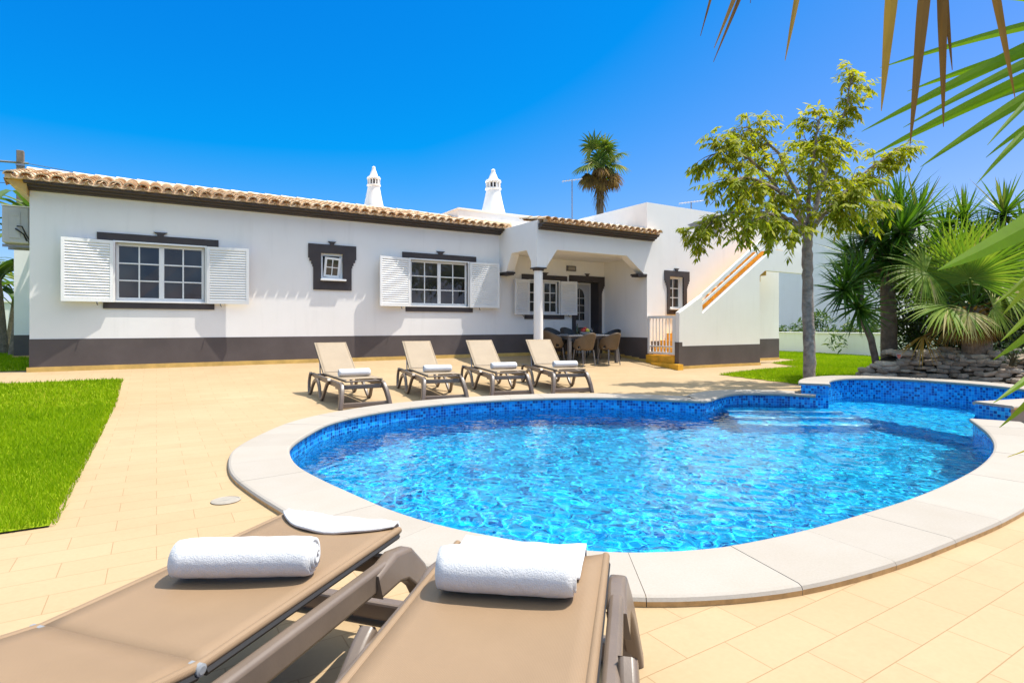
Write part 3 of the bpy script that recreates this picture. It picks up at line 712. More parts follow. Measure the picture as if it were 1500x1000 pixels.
def surround(Wd,y,l,r,top,bot,steps,key=True):
    """painted surround with stepped shoulders round a small opening"""
    x0,x1,z0,z1=Wd; xl,xr=x0-l,x1+r; sh=.11; b=MB(); zs=z1-.12
    pl=[(xl-sh,z1+top),(xl-sh,zs),(xl-sh*.75,zs-.0),(xl-sh*.75,zs-.07),(xl-sh*.4,zs-.07),(xl-sh*.4,zs-.14),(xl-sh*.15,zs-.14),(xl-sh*.15,zs-.2),(xl,zs-.2),(xl,z0-bot)]
    if steps is False: pl=[(xl,z1+top),(xl,z0-bot)]
    # left, right, top, bottom pieces so the opening stays open
    b.prism([(x,z) for x,z in pl]+[(x0,z0-bot),(x0,z1+top)],fXZ,y-.03,y+.02)
    b.prism([(x0+x1-x+ (r-l),z) for x,z in pl][::-1]+[(x1,z1+top),(x1,z0-bot)],fXZ,y-.03,y+.02)
    b.box((x0,y-.03,z1),(x1,y+.02,z1+top)); 
    if bot>0.02: b.box((x0,y-.03,z0-bot),(x1,y+.02,z0))
    if key: keystone(b,(x0+x1)/2,z1+top,y,.8)
    return b
b=surround(W2,WY,.17,.20,.20,.24,True); wn=tag(b.build('window',M['trim'],villa),'small window with a tilted open sash')
frame_window(wn,W2[0],W2[1],W2[2],W2[3],WY+.05,2,2,tilt=R(7))
b=MB(); b.box((W2[0]-.02,WY-.10,W2[2]-.03),(W2[1]+.06,WY+.05,W2[2]+.012)); b.build('sill',M['pvc'],wn,bevel=.005)
b=surround(W5,FY,.10,.14,.17,.16,True); wn=tag(b.build('window',M['trim'],villa),'small window beside the staircase')
xm=W5[0]+(W5[1]-W5[0])*.62
frame_window(wn,W5[0],W5[1],W5[2],W5[3],FY+.12,2,3,split=False)
b=MB(); b.box((W5[0]-.02,FY-.07,W5[2]-.03),(W5[1]+.02,FY+.12,W5[2]+.012)); b.build('sill',M['pvc'],wn,bevel=.005)
# front door
b=surround(DR,WY,.13,.13,.17,0,True); dr=tag(b.build('door',M['trim'],villa),'white front door with a pointed arch glass panel')
b=MB(); x0,x1,z1=DR[0],DR[1],DR[3]; y=WY+.36
b.box((x1-.004,WY+.0,0),(x1+.05,WY+.5,z1)); b.box((x0-.05,WY+.0,0),(x0+.004,WY+.5,z1)); b.box((x0+.004,WY+.02,z1-.004),(x1-.004,WY+.5,z1+.05)); b.build('reveal',M['trim'],dr); b=MB()
for q in ((x0,0,x0+.06,z1),(x1-.06,0,x1,z1),(x0+.06,z1-.06,x1-.06,z1)): b.box((q[0],y-.02,q[1]),(q[2],y+.04,q[3]))
b.build('door_frame',M['pvc'],dr,bevel=.004)
b=MB(); b.box((x0+.06,y,0),(x1-.06,y+.03,z1-.06))
xm=(x0+x1)/2-.02; zb=1.0; zt_=1.95; wa=.20
def arch(w,zb,zt): return [(xm-w,zb),(xm+w,zb)]+[(xm+w*math.cos(t)**.8 if math.cos(t)>0 else xm,zt-.30+.30*math.sin(t)) for t in [math.pi/2*k/8 for k in range(9)]]+[(xm-w*math.cos(t)**.8,zt-.30+.30*math.sin(t)) for t in [math.pi/2*k/8 for k in range(7,-1,-1)]]
b.prism(arch(wa+.06,zb-.06,zt_+.07),fXZ,y-.014,y); b.box((x0+.2,y-.01,.2),(x1-.2,y-.001,.75))
b.build('door_leaf',M['door'],dr,bevel=.004)
b=MB(); b.prism(arch(wa,zb,zt_),fXZ,y-.018,y-.0145); b.build('door_glass',M['glass'],dr)
b=MB(); b.box((xm-.008,y-.026,zb),(xm+.008,y-.019,zt_-.02))
for k in (1,2,3): b.box((xm-wa,y-.026,zb+.22*k),(xm-.008,y-.019,zb+.22*k+.014)); b.box((xm+.008,y-.026,zb+.22*k),(xm+wa,y-.019,zb+.22*k+.014))
b.build('glazing_bars',M['pvc'],dr)
b=MB(); b.tube([(x0+.14,y-.001,1.0),(x0+.14,y-.05,1.0),(x0+.26,y-.05,1.0)],.011,8); b.box((x0+.11,y-.012,.90),(x0+.17,y-.001,1.10)); b.build('handle',M['dark_gap'],dr)
# diamond niche high on the block, its shade painted on as grey plates
b=MB(); P=lambda px,py: (lambda v:(v.x,v.z))(on_Y(px,py,FY))
b.prism([P(1007,329),P(1045,317),P(1045,328),P(1024,338)],fXZ,FY-.004,FY+.01); b.prism([P(1046,326),P(1066,336),P(1041,345),P(1046,338)],fXZ,FY-.004,FY+.01)
b.build('diamond_niche_shade',simple('niche_shade',(.19,.185,.19),.8,.1),villa)

# --- staircase
S=MB(); px=lambda x,y: (lambda v:(v.x,v.z))(on_Y(x,y,SY))
top0=px(994.5,458); n0=px(1029,433); n1=px(1029,459); e1=px(1129,365); e2=px(1129,342)
XE=px(1113,500)[0]
sl=(e1[1]-n1[1])/(e1[0]-n1[0]); zE=n1[1]+sl*(XE-n1[0])
S.prism([(BX,-.42),(XE,-.42),(XE,2.3),(e1[0],2.62),(e1[0]+.1,e1[1]),n1,n0,(BX+.02,top0[1])],fXZ,SY,SY+.13)
S.prism([e1,(e1[0]+2.0,e1[1]),(e1[0]+2.0,e1[1]-.65),(e1[0]-.3,e1[1]-.65)],fXZ,SY+.001,SY+.13)   # landing slab
st=S.build('staircase',M['plaster'],villa)
b=MB(); b.box((BX-.008,SY-.006,-.42),(XE+.004,SY+.137,.296)); b.box((BX-.008,SY-.0085,.2965),(BX+.12,SY+.137,.40)); b.build('stair_plinth',M['dado'],st)
b=MB()
for k in range(8):
    x0=BX+.02+(XE-BX)*k/8; b.box((x0,SY-.022,-.42),(x0+(XE-BX)/8,SY-.0065,g(x0+.2,SY)+.075))
b.build('stair_skirting',M['skirt'],st)
b=MB(); x=BX+.22
zs=.03; b.box((BX-.05,SY+.14,-.42),(x+.2,FY-.008,zs)); k=0
while x<e1[0]+.75:
    zs+=.1945; b.box((x,SY+.131,zs-.23),(x+.315,FY-.001,zs)); b.box((x-.02,SY+.131,zs-.012),(x,FY-.001,zs+.002)); x+=.28; k+=1
b.box((BX-.2,SY-.15,-.42),(BX-.006,FY-.35,-.17))
b.build('tread',M['step'],st)
b=MB()
def bar(p,q,w,t=.05):
    d=Vector((q[0]-p[0],q[1]-p[1])).normalized(); nn=Vector((-d.y,d.x))*w/2
    b.prism([(p[0]-nn.x,p[1]-nn.y),(q[0]-nn.x,q[1]-nn.y),(q[0]+nn.x,q[1]+nn.y),(p[0]+nn.x,p[1]+nn.y)],fXZ,SY+.03,SY+.03+t)
bar((n0[0]-.01,n0[1]-.05),(e2[0],e2[1]-.03),.10,.08); mid=lambda a,c,t:(a[0]+(c[0]-a[0])*t,a[1]+(c[1]-a[1])*t)
bar(mid(n1,n0,.50),mid(e1,e2,.45),.065)
b.box((e1[0],SY+.0,e1[1]-.1),(e1[0]+.2,SY+.14,e2[1]+.05))
b.build('handrail',M['pvc'],st)
# cap line of the parapet
b=MB(); bar((BX+.02,top0[1]+.0),(n0[0],n0[1]+.0),.03,.09); b.build('parapet_edge',M['pvc'],st)
# gate across the foot of the stairs
b=MB(); gx=BX+.03; zt2=1.10; zb2=.06
b.box((gx-.02,SY+.14,zb2),(gx+.03,SY+.24,zt2)); b.box((gx-.02,FY-.09,zb2),(gx+.03,FY-.01,zt2)); b.box((gx-.02,SY+.24,zt2-.07),(gx+.03,FY-.09,zt2)); b.box((gx-.02,SY+.24,zb2),(gx+.03,FY-.09,zb2+.06)); b.box((gx-.012,SY+.24,zb2+.2),(gx+.02,FY-.09,zb2+.23))
for k in range(6): y=SY+.24+(FY-.33-SY)*(k+1)/7; b.box((gx-.011,y-.011,zb2+.06),(gx+.011,y+.011,zt2-.07))
b.build('gate',M['pvc'],st)

# ------------------------------------------------------------------ loungers
def lounger(loc, rz, hinge, ang, label, sl, z_s=.405, vtop=1.43, sx=1.0):
    t=empty('sun_lounger',loc,0); t.location=(0,0,0)
    tag(t,label,'sun lounger','brown framed sun loungers round the pool')
    for s in (-1,1):
        b=MB(); b.ribbon([(.02,.335),(.3,.325),(1.2,.318),(1.9,.315),(2.06,.322)],[.06,.075,.085,.085,.05],fXZ,s*.280,s*.325); b.build('side_rail',M['resin'],t,bevel=.013,smooth=True,angle=50,segs=3)
        b=MB(); sh=lambda u,v,w: (u, w+s*(.36-v)*.10, v)
        P=[(.03,.36),(-.01,.30),(-.02,.22),(.02,.12),(.07,.045),(.12,.022),(.18,.03),(.24,.075),(.30,.16),(.38,.235),(.48,.275),(.60,.285),(.72,.255),(.82,.19),(.90,.10),(.97,.04),(1.03,.022),(1.09,.028),(1.14,.06),(1.22,.16),(1.32,.27),(1.40,.335),(1.43,.362)]
        P=[(x*sx,z) for x,z in P]
        b.ribbon(P,[.05,.055,.055,.05,.05,.045,.045,.05,.055,.06,.062,.062,.06,.058,.055,.05,.044,.046,.05,.055,.06,.07,.05],sh,s*.318,s*.365); b.build('arch_leg',M['resin'],t,bevel=.014,smooth=True,angle=50,segs=3)
        b=MB(); b.ribbon([(1.84,.300),(1.97,.315),(2.05,.30),(2.12,.23),(2.165,.13),(2.195,.0)],[.08,.105,.115,.105,.095,.085],lambda u,v,w:(u,w+s*(.34-v)*.16,v),s*.274,s*.334); b.build('foot_leg',M['resin'],t,bevel=.014,smooth=True,angle=50,segs=3)
        b=MB(); b.lathe([(.009,-.020),(.0145,-.017),(.0145,.017),(.009,.020)],(0,0,0),10); b.v=[(x+hinge,z+s*.262,y+z_s-.008) for x,y,z in b.v]; b.build('hinge_clip',M['clip'],t,smooth=True)
    b=MB(); b.box((2.135,-.352,.015),(2.192,.352,.085)); b.build('foot_bar',M['resin'],t,bevel=.010)
    b=MB(); b.box((2.0,-.285,.262),(2.05,.285,.325)); b.build('top_bar',M['resin'],t,bevel=.010)
    b=MB(); b.box((.05,-.282,.29),(.10,.282,.345)); b.build('head_bar',M['resin'],t,bevel=.010)
    hw=.262
    def panel(xa,xb,rise,name,concave):
        """sling between two hem tubes; xa is the hinge side"""
        n=14; m=10; rows=[]
        for i in range(n+1):
            u=i/n; row=[]
            for j in range(m+1):
                v=-1+2*j/m; x=xa+(xb-xa)*(u-concave*(1-v*v)*u**6); sag=-.012*(1-v*v)*math.sin(math.pi*min(1,u*1.1+.05))
                row.append((x,v*hw,z_s+rise*u+sag))
            rows.append(row)
        b=MB(); b.grid(rows); o=b.build(name,sl,t,smooth=True,solid=.004,angle=70)
        for s in (-1,1):
            b=MB(); b.tube([(xa+(xb-xa)*u,s*hw,z_s+rise*u-.007) for u in (.0,.25,.5,.75,1)],.013,10); b.build('hem_tube',sl,o,smooth=True,angle=60)
            b=MB(); b.tube([(xa+(xb-xa)*u,s*(hw+.006),z_s+rise*u-.024) for u in (.02,.5,.98)],.010,6); b.build('gap_shade',M['dark_gap'],o)  # dark tube paints the shaded gap between sling and rail
        b=MB(); b.tube([(xb-(xb-xa)*.02,v*hw,z_s+rise-.03) for v in (-1,0,1)],.012,8); b.build('end_tube',M['resin'],o)
        return o
    panel(hinge,2.10,0,'seat',.075)
    L=.86; panel(hinge+.012,hinge-L*math.cos(ang),L*math.sin(ang),'backrest',.03)
    if ang>R(20):
        for s in (-1,1):
            b=MB(); b.tube([(hinge-.34,s*.255,z_s+.34*math.tan(ang)-.02),(hinge-.22,s*.27,.33)],.011,8); b.build('back_strut',M['metal'],t)
    t.location=loc; t.rotation_euler=(0,0,rz); return t
def place(foot_xy, dirv, xfoot):
    d=Vector(dirv).normalized(); return Vector((foot_xy[0]-d.x*xfoot,foot_xy[1]-d.y*xfoot,0)), math.atan2(d.y,d.x)
FOOT=[(535.5,597.5),(652,586.8),(750,579.6),(838.5,575.4)]
names=['beige sling sun lounger with rolled towel, standing farthest left in the row before the house','second beige lounger in the row before the house, counting from the left lawn','third beige lounger in the row before the house, its back to the middle window','beige lounger at the porch end of the row, its raised back before the porch column']
far=[]
proto=None
for i,(p,nm) in enumerate(zip(FOOT,names)):
    f=on_z(*p,ZP); loc,rz=place((f.x,f.y),((-.03,-1),(-.19,-1),(-.25,-1),(-.34,-1))[i],2.18); loc.z=ZP
    if proto is None: proto=lounger(loc,rz,.68,R(33),nm,M['sling_far']); o=proto
    else: o=copy_tree(proto); o.location=loc; o.rotation_euler=(0,0,rz); o['label']=nm
    far.append(o)
def dl(D,L): return Vector((CF[0]*D+CR[0]*L, CF[1]*D+CR[1]*L))
zs=ZP+.405
def nearl(pl,pr,dD,dL,hinge,label,sx):
    c=(on_z(*pl,zs)+on_z(*pr,zs))/2; loc,rz=place((c.x,c.y),dl(dD,dL),2.10); loc.z=ZP
    return lounger(loc,rz,hinge,R(9),label,M['sling'],sx=sx)
near1=nearl((410,757),(590,768),.95,.31,1.17,'taupe sun lounger in the left foreground, its back end cut by the photo edge',.72)
near2=nearl((674,792),(885,812),.977,.208,.95,'taupe sun lounger in the foreground standing closest to the camera, right of its twin',1.09)
def WM(o): return Matrix.Translation(o.location)@Matrix.Rotation(o.rotation_euler[2],4,'Z')
def towel_roll(L,r,label,group='rolled white towels on the loungers'):
    b=MB(); rows=[]; n=120; turns=4.3; ph=random.uniform(0,6)
    for i in range(n+1):
        t=i/n; th=-turns*2*math.pi*t+1.2; rr=.012+(r-.012-.006)*t; row=[]
        for j in range(17):
            y=-L/2+L*j/16+.008*math.sin(5*t+ph)*(1 if j in(0,16) else 0); e=min(j,16-j)/16; k=1-.09*math.exp(-e*30)+.012*math.sin(j*1.3+th*.8+ph)*t+.006*math.sin(j*2.7+th*2.1)
            row.append((rr*k*math.cos(th)*1.04,y,rr*k*math.sin(th)*.96))
        rows.append(row)
    b.grid(rows); o=b.build('rolled_towel',M['towel'],None,smooth=True,angle=80,solid=.0125); return tag(o,label,'towel',group)
def put(o,l,x,y,z,skew=0):
    m=WM(l); o.location=m@Vector((x,y,z)); o.rotation_euler=(0,0,l.rotation_euler[2]+skew); return o
tl=['rolled white towel on the leftmost lounger of the row before the house','rolled white towel on the second lounger from the left lawn','rolled white towel on the third lounger of the row','rolled white towel on the lounger beside the porch']
tw=None
for i,l in enumerate(far):
    if tw is None: tw=towel_roll(.46,.066,tl[0]); o=tw
    else: o=tw.copy(); COL.objects.link(o); o['label']=tl[i]
    put(o,l,1.58+.02*(i%2),.0+.02*i,.405+.058,random.uniform(-.08,.08))
put(towel_roll(.41,.066,'large rolled white towel on the left foreground lounger'),near1,1.58,-.03,.405+.058,.36)
put(towel_roll(.385,.072,'large rolled white towel on the foreground lounger closest to the camera'),near2,1.75,.005,.405+.063,.08)
def flat_towel(l,x0,x1,w,y0,curve,label,drop):
    b=MB(); rows=[]; n=24; m=14
    for i in range(n+1):
        u=i/n; row=[]
        for j in range(m+1):
            v=-1+2*j/m; xs_=x0+curve*(v*v); L=(x1-xs_)+drop; s=u*L; x=xs_+s; z=.405+.017-.006*(1-v*v)
            if x>x1: z-=min((x-x1),1)*1.0; x=x1+.02*math.sin(min(1,(x-x1)*12))
            z+=.0025*math.sin(9*v+4*u)+.002*math.sin(14*u+3*v); row.append((x,y0+v*w,z))
        rows.append(row)
    b.grid(rows); o=b.build('flat_towel',M['towel'],None,smooth=True,angle=80,solid=.010); tag(o,label,'towel','flat white towels over the foot ends')
    o.location=l.location; o.rotation_euler=l.rotation_euler; return o
flat_towel(near1,1.945,2.115,.252,.0,.13,'flat white towel spread over the foot end of the left foreground lounger',.05)
flat_towel(near2,1.86,2.115,.215,.02,.0,'flat white towel lying under the roll on the closest foreground lounger',.05)

# ------------------------------------------------------------------ dining set in the porch
def tap(b,p,q,r0,r1): b.tube([p,Vector(p).lerp(Vector(q),.5),q],[r0,(r0+r1)/2,r1],10)
def chair(mat, label):
    t=empty('dining_chair',(0,0,0)); tag(t,label,'chair','chairs round the porch dining table')
    rows=[]; nphi=24; nz=10; b=MB(); V=[[None]*(nphi+1) for _ in range(nz+1)]
    for i in range(nz+1):
        v=i/nz
        for j in range(nphi+1):
            ph=R(-128+256*j/nphi); c=math.cos(ph); back=(1+c)/2; top=.60+.25*back**1.6 if c>-.2 else .60-.10*min(1,(-.2-c)/.4)
            z=.415+(top-.415)*v; rx=.20+.075*v**.7+.035*v*back; ry=.215+.06*v**.6
            V[i][j]=(-rx*c-.02*v*back, ry*math.sin(ph), z)
    i0=len(b.v); b.v=[p for r in V for p in r]
    for i in range(nz):
        for j in range(nphi):
            ph=abs(-128+256*(j+.5)/nphi)
            if 1<=i<=2 and 62<ph<84: continue
            b.f.append((i*(nphi+1)+j,i*(nphi+1)+j+1,(i+1)*(nphi+1)+j+1,(i+1)*(nphi+1)+j)); b.tint.append(.5); b.mi.append(0)
    b.build('shell',mat,t,smooth=True,solid=.018,angle=70)
    b=MB(); b.lathe([(.17,.40),(.205,.405),(.21,.425),(.18,.437),(.02,.43)],(0,0,0),24); b.v=[(x*1.05+.02,y*1.05,z) for x,y,z in b.v]; b.build('seat',mat,t,smooth=True)
    for sx in (-1,1):
        for sy in (-1,1): b=MB(); tap(b,(sx*.17+.01,sy*.17,.41),(sx*.22+.01,sy*.20,0),.019,.013); b.build('leg',M['table'] if mat is M['chair'] else mat,t,smooth=True)
    return t
TX,TY=9.80,12.12; tz=-.17
tb=empty('dining_table',(TX,TY,tz)); tag(tb,'grey rectangular dining table on thick square legs under the porch','table')
b=MB(); b.box((TX-.86,TY-.46,tz+.715),(TX+.86,TY+.46,tz+.752)); b.build('tabletop',M['table'],tb,bevel=.008)
b=MB(); b.box((TX-.80,TY-.40,tz+.655),(TX+.80,TY+.40,tz+.714)); b.build('apron',M['table'],tb)
for sx in (-1,1):
    for sy in (-1,1): b=MB(); x,y=TX+sx*.80,TY+sy*.40; b.box((x-.04,y-.04,g(x,y)),(x+.04,y+.04,tz+.7149)); b.build('table_leg',M['table'],tb,bevel=.006)
cl=[(9.30,11.50,90,0,'tan tub chair at the near side of the table, second from the porch column'),
    (10.12,11.48,92,0,'tan tub chair at the near side of the table, closest to the gate'),
    (8.72,12.05,8,0,'brown tub chair at the end of the table behind the porch column'),
    (10.88,12.30,185,1,'dark tub chair at the table end closest to the porch side wall'),
    (9.30,12.78,-90,1,'dark tub chair on the far side of the table under the shuttered window'),
    (9.88,12.80,-88,1,'dark tub chair on the far side of the table, left of the front door'),
    (10.45,12.78,-92,1,'dark tub chair on the far side of the table in front of the door')]
pr_={}
for x,y,a,dk,lb in cl:
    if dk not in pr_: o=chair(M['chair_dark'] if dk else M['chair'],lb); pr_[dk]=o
    else: o=copy_tree(pr_[dk]); o['label']=lb
    o.location=(x,y,g(x,y)+.001); o.rotation_euler=(0,0,R(a))
tt=tz+.752
fb=empty('fruit_bowl',(9.74,12.0,tt)); tag(fb,'bowl of red, green and yellow fruit on the porch table','fruit bowl')
b=MB(); b.lathe([(.05,0),(.06,.008),(.13,.06),(.145,.085),(.138,.085),(.12,.062),(.02,.02)],(9.74,12.0,tt),20); b.build('bowl',M['plate'],fb,smooth=True)
for dx,dy,dz,r,m in ((-.06,0,.11,.062,'red_fruit'),(.05,-.05,.10,.058,'green_fruit'),(.04,.06,.10,.058,'yellow_fruit'),(0,0,.165,.055,'red_fruit'),(.02,-.07,.13,.05,'yellow_fruit'),(-.03,.07,.13,.05,'red_fruit')):
    b=MB(); b.lathe([(r*math.sin(math.pi*k/10)+.001,-r*math.cos(math.pi*k/10)) for k in range(11)],(9.74+dx,12.0+dy,tt+dz),14); b.build('fruit',M[m],fb,smooth=True)
b=MB(); b.lathe([(.036,0),(.038,.01),(.038,.18),(.03,.21),(.014,.24),(.013,.30),(.015,.305)],(9.55,12.10,tt),18); tag(b.build('wine_bottle',M['bottle'],None,smooth=True),'dark wine bottle standing beside the fruit bowl','bottle')
for k,(x,y) in enumerate(((9.35,11.85),(10.15,11.85),(9.32,12.38),(10.42,12.38))):
    b=MB(); b.box((x-.2,y-.13,tt+.001),(x+.2,y+.13,tt+.005)); b.lathe([(.03,.006),(.10,.012),(.115,.02),(.02,.012)],(x,y,tt),20); 
    o=b.build('place_setting',M['plate'],None); tag(o,['pale place mat with plate at the near side left seat','pale place mat with plate at the near side seat towards the gate','pale place mat with plate at the far side window seat','pale place mat with plate at the far side seat before the door'][k],'place mat','place mats on the porch table')
b=MB(); b.lathe([(.03,0),(.004,.006),(.004,.09),(.034,.13),(.032,.19),(.030,.19),(.031,.13),(.002,.095)],(10.02,12.05,tt),16); tag(b.build('wine_glass',M['clear'],None,smooth=True),'clear wine glass right of the fruit bowl','glass')

# ------------------------------------------------------------------ fittings on and about the house
wl=on_Y(836,393.5,WY); o=empty('wall_light',(wl.x,WY,wl.z)); tag(o,'small dark rectangular light fitting on the porch wall above the door side','wall light')
b=MB(); x,z=wl.x,wl.z; b.box((x-.17,WY-.05,z-.075),(x+.17,WY-.001,z+.075)); b.build('housing',M['shade_lamp'],o,bevel=.01)
b=MB(); b.box((x-.13,WY-.062,z-.045),(x+.13,WY-.051,z+.045)); b.build('lens',M['lamp_glass'],o,bevel=.006)
ac=empty('air_conditioner',(-2.2,14.2,2.33)); tag(ac,'grey outdoor air conditioning unit hung on the left side wall under the eave','air conditioner')
b=MB(); b.box((-2.40,13.80,2.36),(-2.02,14.62,3.03)); b.build('casing',M['ac'],ac,bevel=.02)
b=MB(); b.box((-2.30,13.785,2.45),(-2.14,13.799,2.93)); b.box((-2.28,13.78,2.86),(-2.16,13.784,2.89)); b.build('service_cover',M['ac'],ac,bevel=.005)
b=MB(); b.tube([(-2.2,13.78,2.62),(-2.15,13.72,2.58),(-2.08,13.74,2.52),(-2.05,13.80,2.42),(-1.96,13.9,2.3)],.014,8); b.tube([(-2.18,13.78,2.67),(-2.1,13.70,2.66),(-2.04,13.72,2.50),(-1.97,13.88,2.36)],.012,8); b.build('hose',M['dark_gap'],ac,smooth=True)
b=MB(); b.box((-2.41,13.79,3.031),(-1.96,14.63,3.05)); b.build('rain_cover',M['pvc'],ac,bevel=.005)
b=MB(); b.box((-2.42,13.95,2.30),(-1.951,13.99,2.35)); b.box((-1.99,13.95,2.35),(-1.951,13.99,2.7)); b.build('bracket',M['metal'],ac)
b=MB(); b.box((-2.42,14.45,2.30),(-1.951,14.49,2.35)); b.box((-1.99,14.45,2.35),(-1.951,14.49,2.7)); b.build('bracket',M['metal'],ac)
def antenna(px,yb,yt,D,w,label,el=7):
    p=at(px,yb,D); top=at(px,yt,D); h=top.z-p.z; o=empty('antenna',(p.x,p.y,p.z)); tag(o,label,'antenna','television antennas on the roof')
    b=MB(); b.tube([p+Vector((0,0,-.6)),top],.022,8); b.build('mast',M['metal'],o)
    b=MB(); dv_=Vector((CR[0],CR[1],.12)).normalized(); b.tube([top-dv_*w*.5,top+dv_*w*.5],.014,6)
    sd_=Vector((-dv_.y,dv_.x,0)).normalized()
    for k in range(el): c=top-dv_*w*.5+dv_*w*(k+.5)/el; b.tube([c-sd_*.22,c+sd_*.22],.008,5)
    b.build('boom',M['metal'],o)
antenna(838,322,264,21,.75,'thin television antenna on a tall mast left of the distant palm')
antenna(1012.5,305,296,20,.85,'low television antenna just above the parapet of the tall white block',8)
up=at(30,300,26); o=empty('utility_pole',(up.x,up.y,0)); tag(o,'weathered utility pole carrying cables behind the roof','utility pole')
zt=at(30,221,26).z; b=MB(); b.box((up.x-.13,up.y-.13,-.4),(up.x+.13,up.y+.13,zt)); b.build('pole',M['wood_pole'],o,bevel=.02)
b=MB(); b.tube([(up.x-.75,up.y+.1,zt-.55),(up.x+.3,up.y-.1,zt-.55)],.05,8); b.box((up.x-.15,up.y-.15,zt-.7),(up.x+.15,up.y+.15,zt-.62)); b.build('crossarm',M['metal'],o)
for k,(dz,nm) in enumerate(((.55,'uppermost'),(.95,'middle'),(1.5,'lowest'))):
    a=at(-160,205+k*14,24); c=Vector((up.x-.02*k,up.y-.14,zt-dz)); e=at(900,355+k*4,70); pts=[]
    for q in range(9): t=q/8; p=a.lerp(c,t); p.z-=.25*4*t*(1-t); pts.append(p)
    for q in range(1,13): t=q/12; p=c.lerp(e,t); p.z-=.9*4*t*(1-t); pts.append(p)
    b=MB(); b.tube(pts,.013,5); tag(b.build('power_cable',M['dark_gap'],None),f'{nm} of the overhead cables running past the utility pole','cable','overhead cables')
dp=ground(331,733.5); o=empty('drain_cover',dp); tag(o,'round pale skimmer lid set in the paving beside the coping','drain cover')
b=MB(); b.lathe([(.09,.001),(.092,.007),(.082,.010),(.079,.007),(.0,.007)],dp,32,cap=False); b.build('lid',M['drain'],o,smooth=True,angle=25)
b=MB(); b.box((dp.x-.02,dp.y-.006,dp.z+.0072),(dp.x+.02,dp.y+.006,dp.z+.0085)); b.build('lifting_slot',M['concrete'],o)
# garden wall, neighbour and far wall
o=empty('garden_wall',(22.5,12,-.3)); tag(o,'low white rendered wall closing the lawn beyond the staircase','wall')
b=MB(); b.box((22.5,3,-.45),(22.7,21,.51)); b.build('wall',M['plaster'],o)
b=MB(); b.box((22.46,3,.511),(22.74,21,.56)); b.build('coping',M['plaster'],o,bevel=.01)
o=empty('neighbour_house',(31,16,-.4)); tag(o,'tall plain white neighbouring house in shade behind the low garden wall','house')
b=MB(); b.box((27,12.3,-.45),(36,21,5.7)); b.build('wall',M['plaster'],o)
b=MB(); b.box((26.95,12.25,5.701),(36.05,21.05,5.85)); b.build('roof_edge',M['plaster'],o)
b=MB(); b.box((28.2,13.3,5.851),(28.9,14.0,6.6)); b.box((28.1,13.2,6.601),(29.0,14.1,6.7)); b.build('chimney',M['roof'],o)
o=empty('boundary_wall',(-10,30,-.4)); tag(o,'white boundary wall far back on the left behind the banana plants','wall')
b=MB(); b.box((-22,30,-.45),(-1,30.2,1.75)); b.build('wall',M['plaster'],o)
b=MB(); b.box((-22.05,29.95,1.751),(-.95,30.25,1.82)); b.build('coping',M['plaster'],o)

# ------------------------------------------------------------------ the small broad-leaved tree
def rv(): return Vector((random.gauss(0,1),random.gauss(0,1),random.gauss(0,1))).normalized()
TD=10.8
base=at(1186,557,TD); tree=empty('tree',(base.x,base.y,-.33)); tag(tree,'slender tree with loose yellow green crown rising from the lawn behind the raised pool wall','tree')
P3=lambda l: [at(x,y,TD+d) for x,y,d in l]
b=MB(); tr=P3([(1186,556,0),(1185,510,0),(1183.5,460,0),(1183,410,0),(1182,365,0),(1184,335,0)]); tr[0].z=-.4
tpath=[]
for i in range(len(tr)-1):
    for k in range(6): tpath.append(tr[i].lerp(tr[i+1],k/6)+Vector((random.gauss(0,.006),random.gauss(0,.006),0)))
tpath.append(tr[-1]); nT=len(tpath)
b.tube(tpath,[(.125 if i<2 else .112-.028*i/nT)*random.uniform(.95,1.05) for i in range(nT)],16)
limbs=[[(1184,338,0),(1198,295,.1),(1216,230,.3),(1238,160,.3),(1250,112,.2)],
 [(1183,340,0),(1158,300,-.3),(1118,250,-.6),(1076,216,-.7),(1042,228,-.8)],
 [(1182,345,0),(1140,318,.4),(1095,306,.6),(1050,318,.7),(1022,345,.7)],
 [(1185,338,0),(1218,300,.5),(1254,262,.8),(1290,236,1.0),(1322,216,1.1)],
 [(1183,335,0),(1166,280,.7),(1140,225,.9),(1112,196,.9),(1094,186,.9)],
 [(1184,340,0),(1206,315,-.6),(1232,300,-1.0),(1252,296,-1.2)],
 [(1184,335,0),(1186,280,-.8),(1192,220,-.8),(1200,178,-.7)],
 [(1183,340,0),(1160,322,-.9),(1132,312,-1.3),(1102,322,-1.5)],
 [(1184,338,0),(1200,290,.9),(1206,240,1.2),(1180,205,1.2)],
 [(1184,336,0),(1150,285,-.9),(1110,262,-1.3),(1070,262,-1.4)]]
LF=MB()
def leaflet(p,d,L,w,up):
    d=d.normalized(); s=d.cross(up); 
    if s.length<1e-3: s=d.cross(Vector((1,0,.2)))
    s.normalize(); n=s.cross(d); q=p+d*L*.5-n*.008; e=p+d*L-Vector((0,0,L*.12))
    LF.face([p,q+s*w/2,e,q-s*w/2])
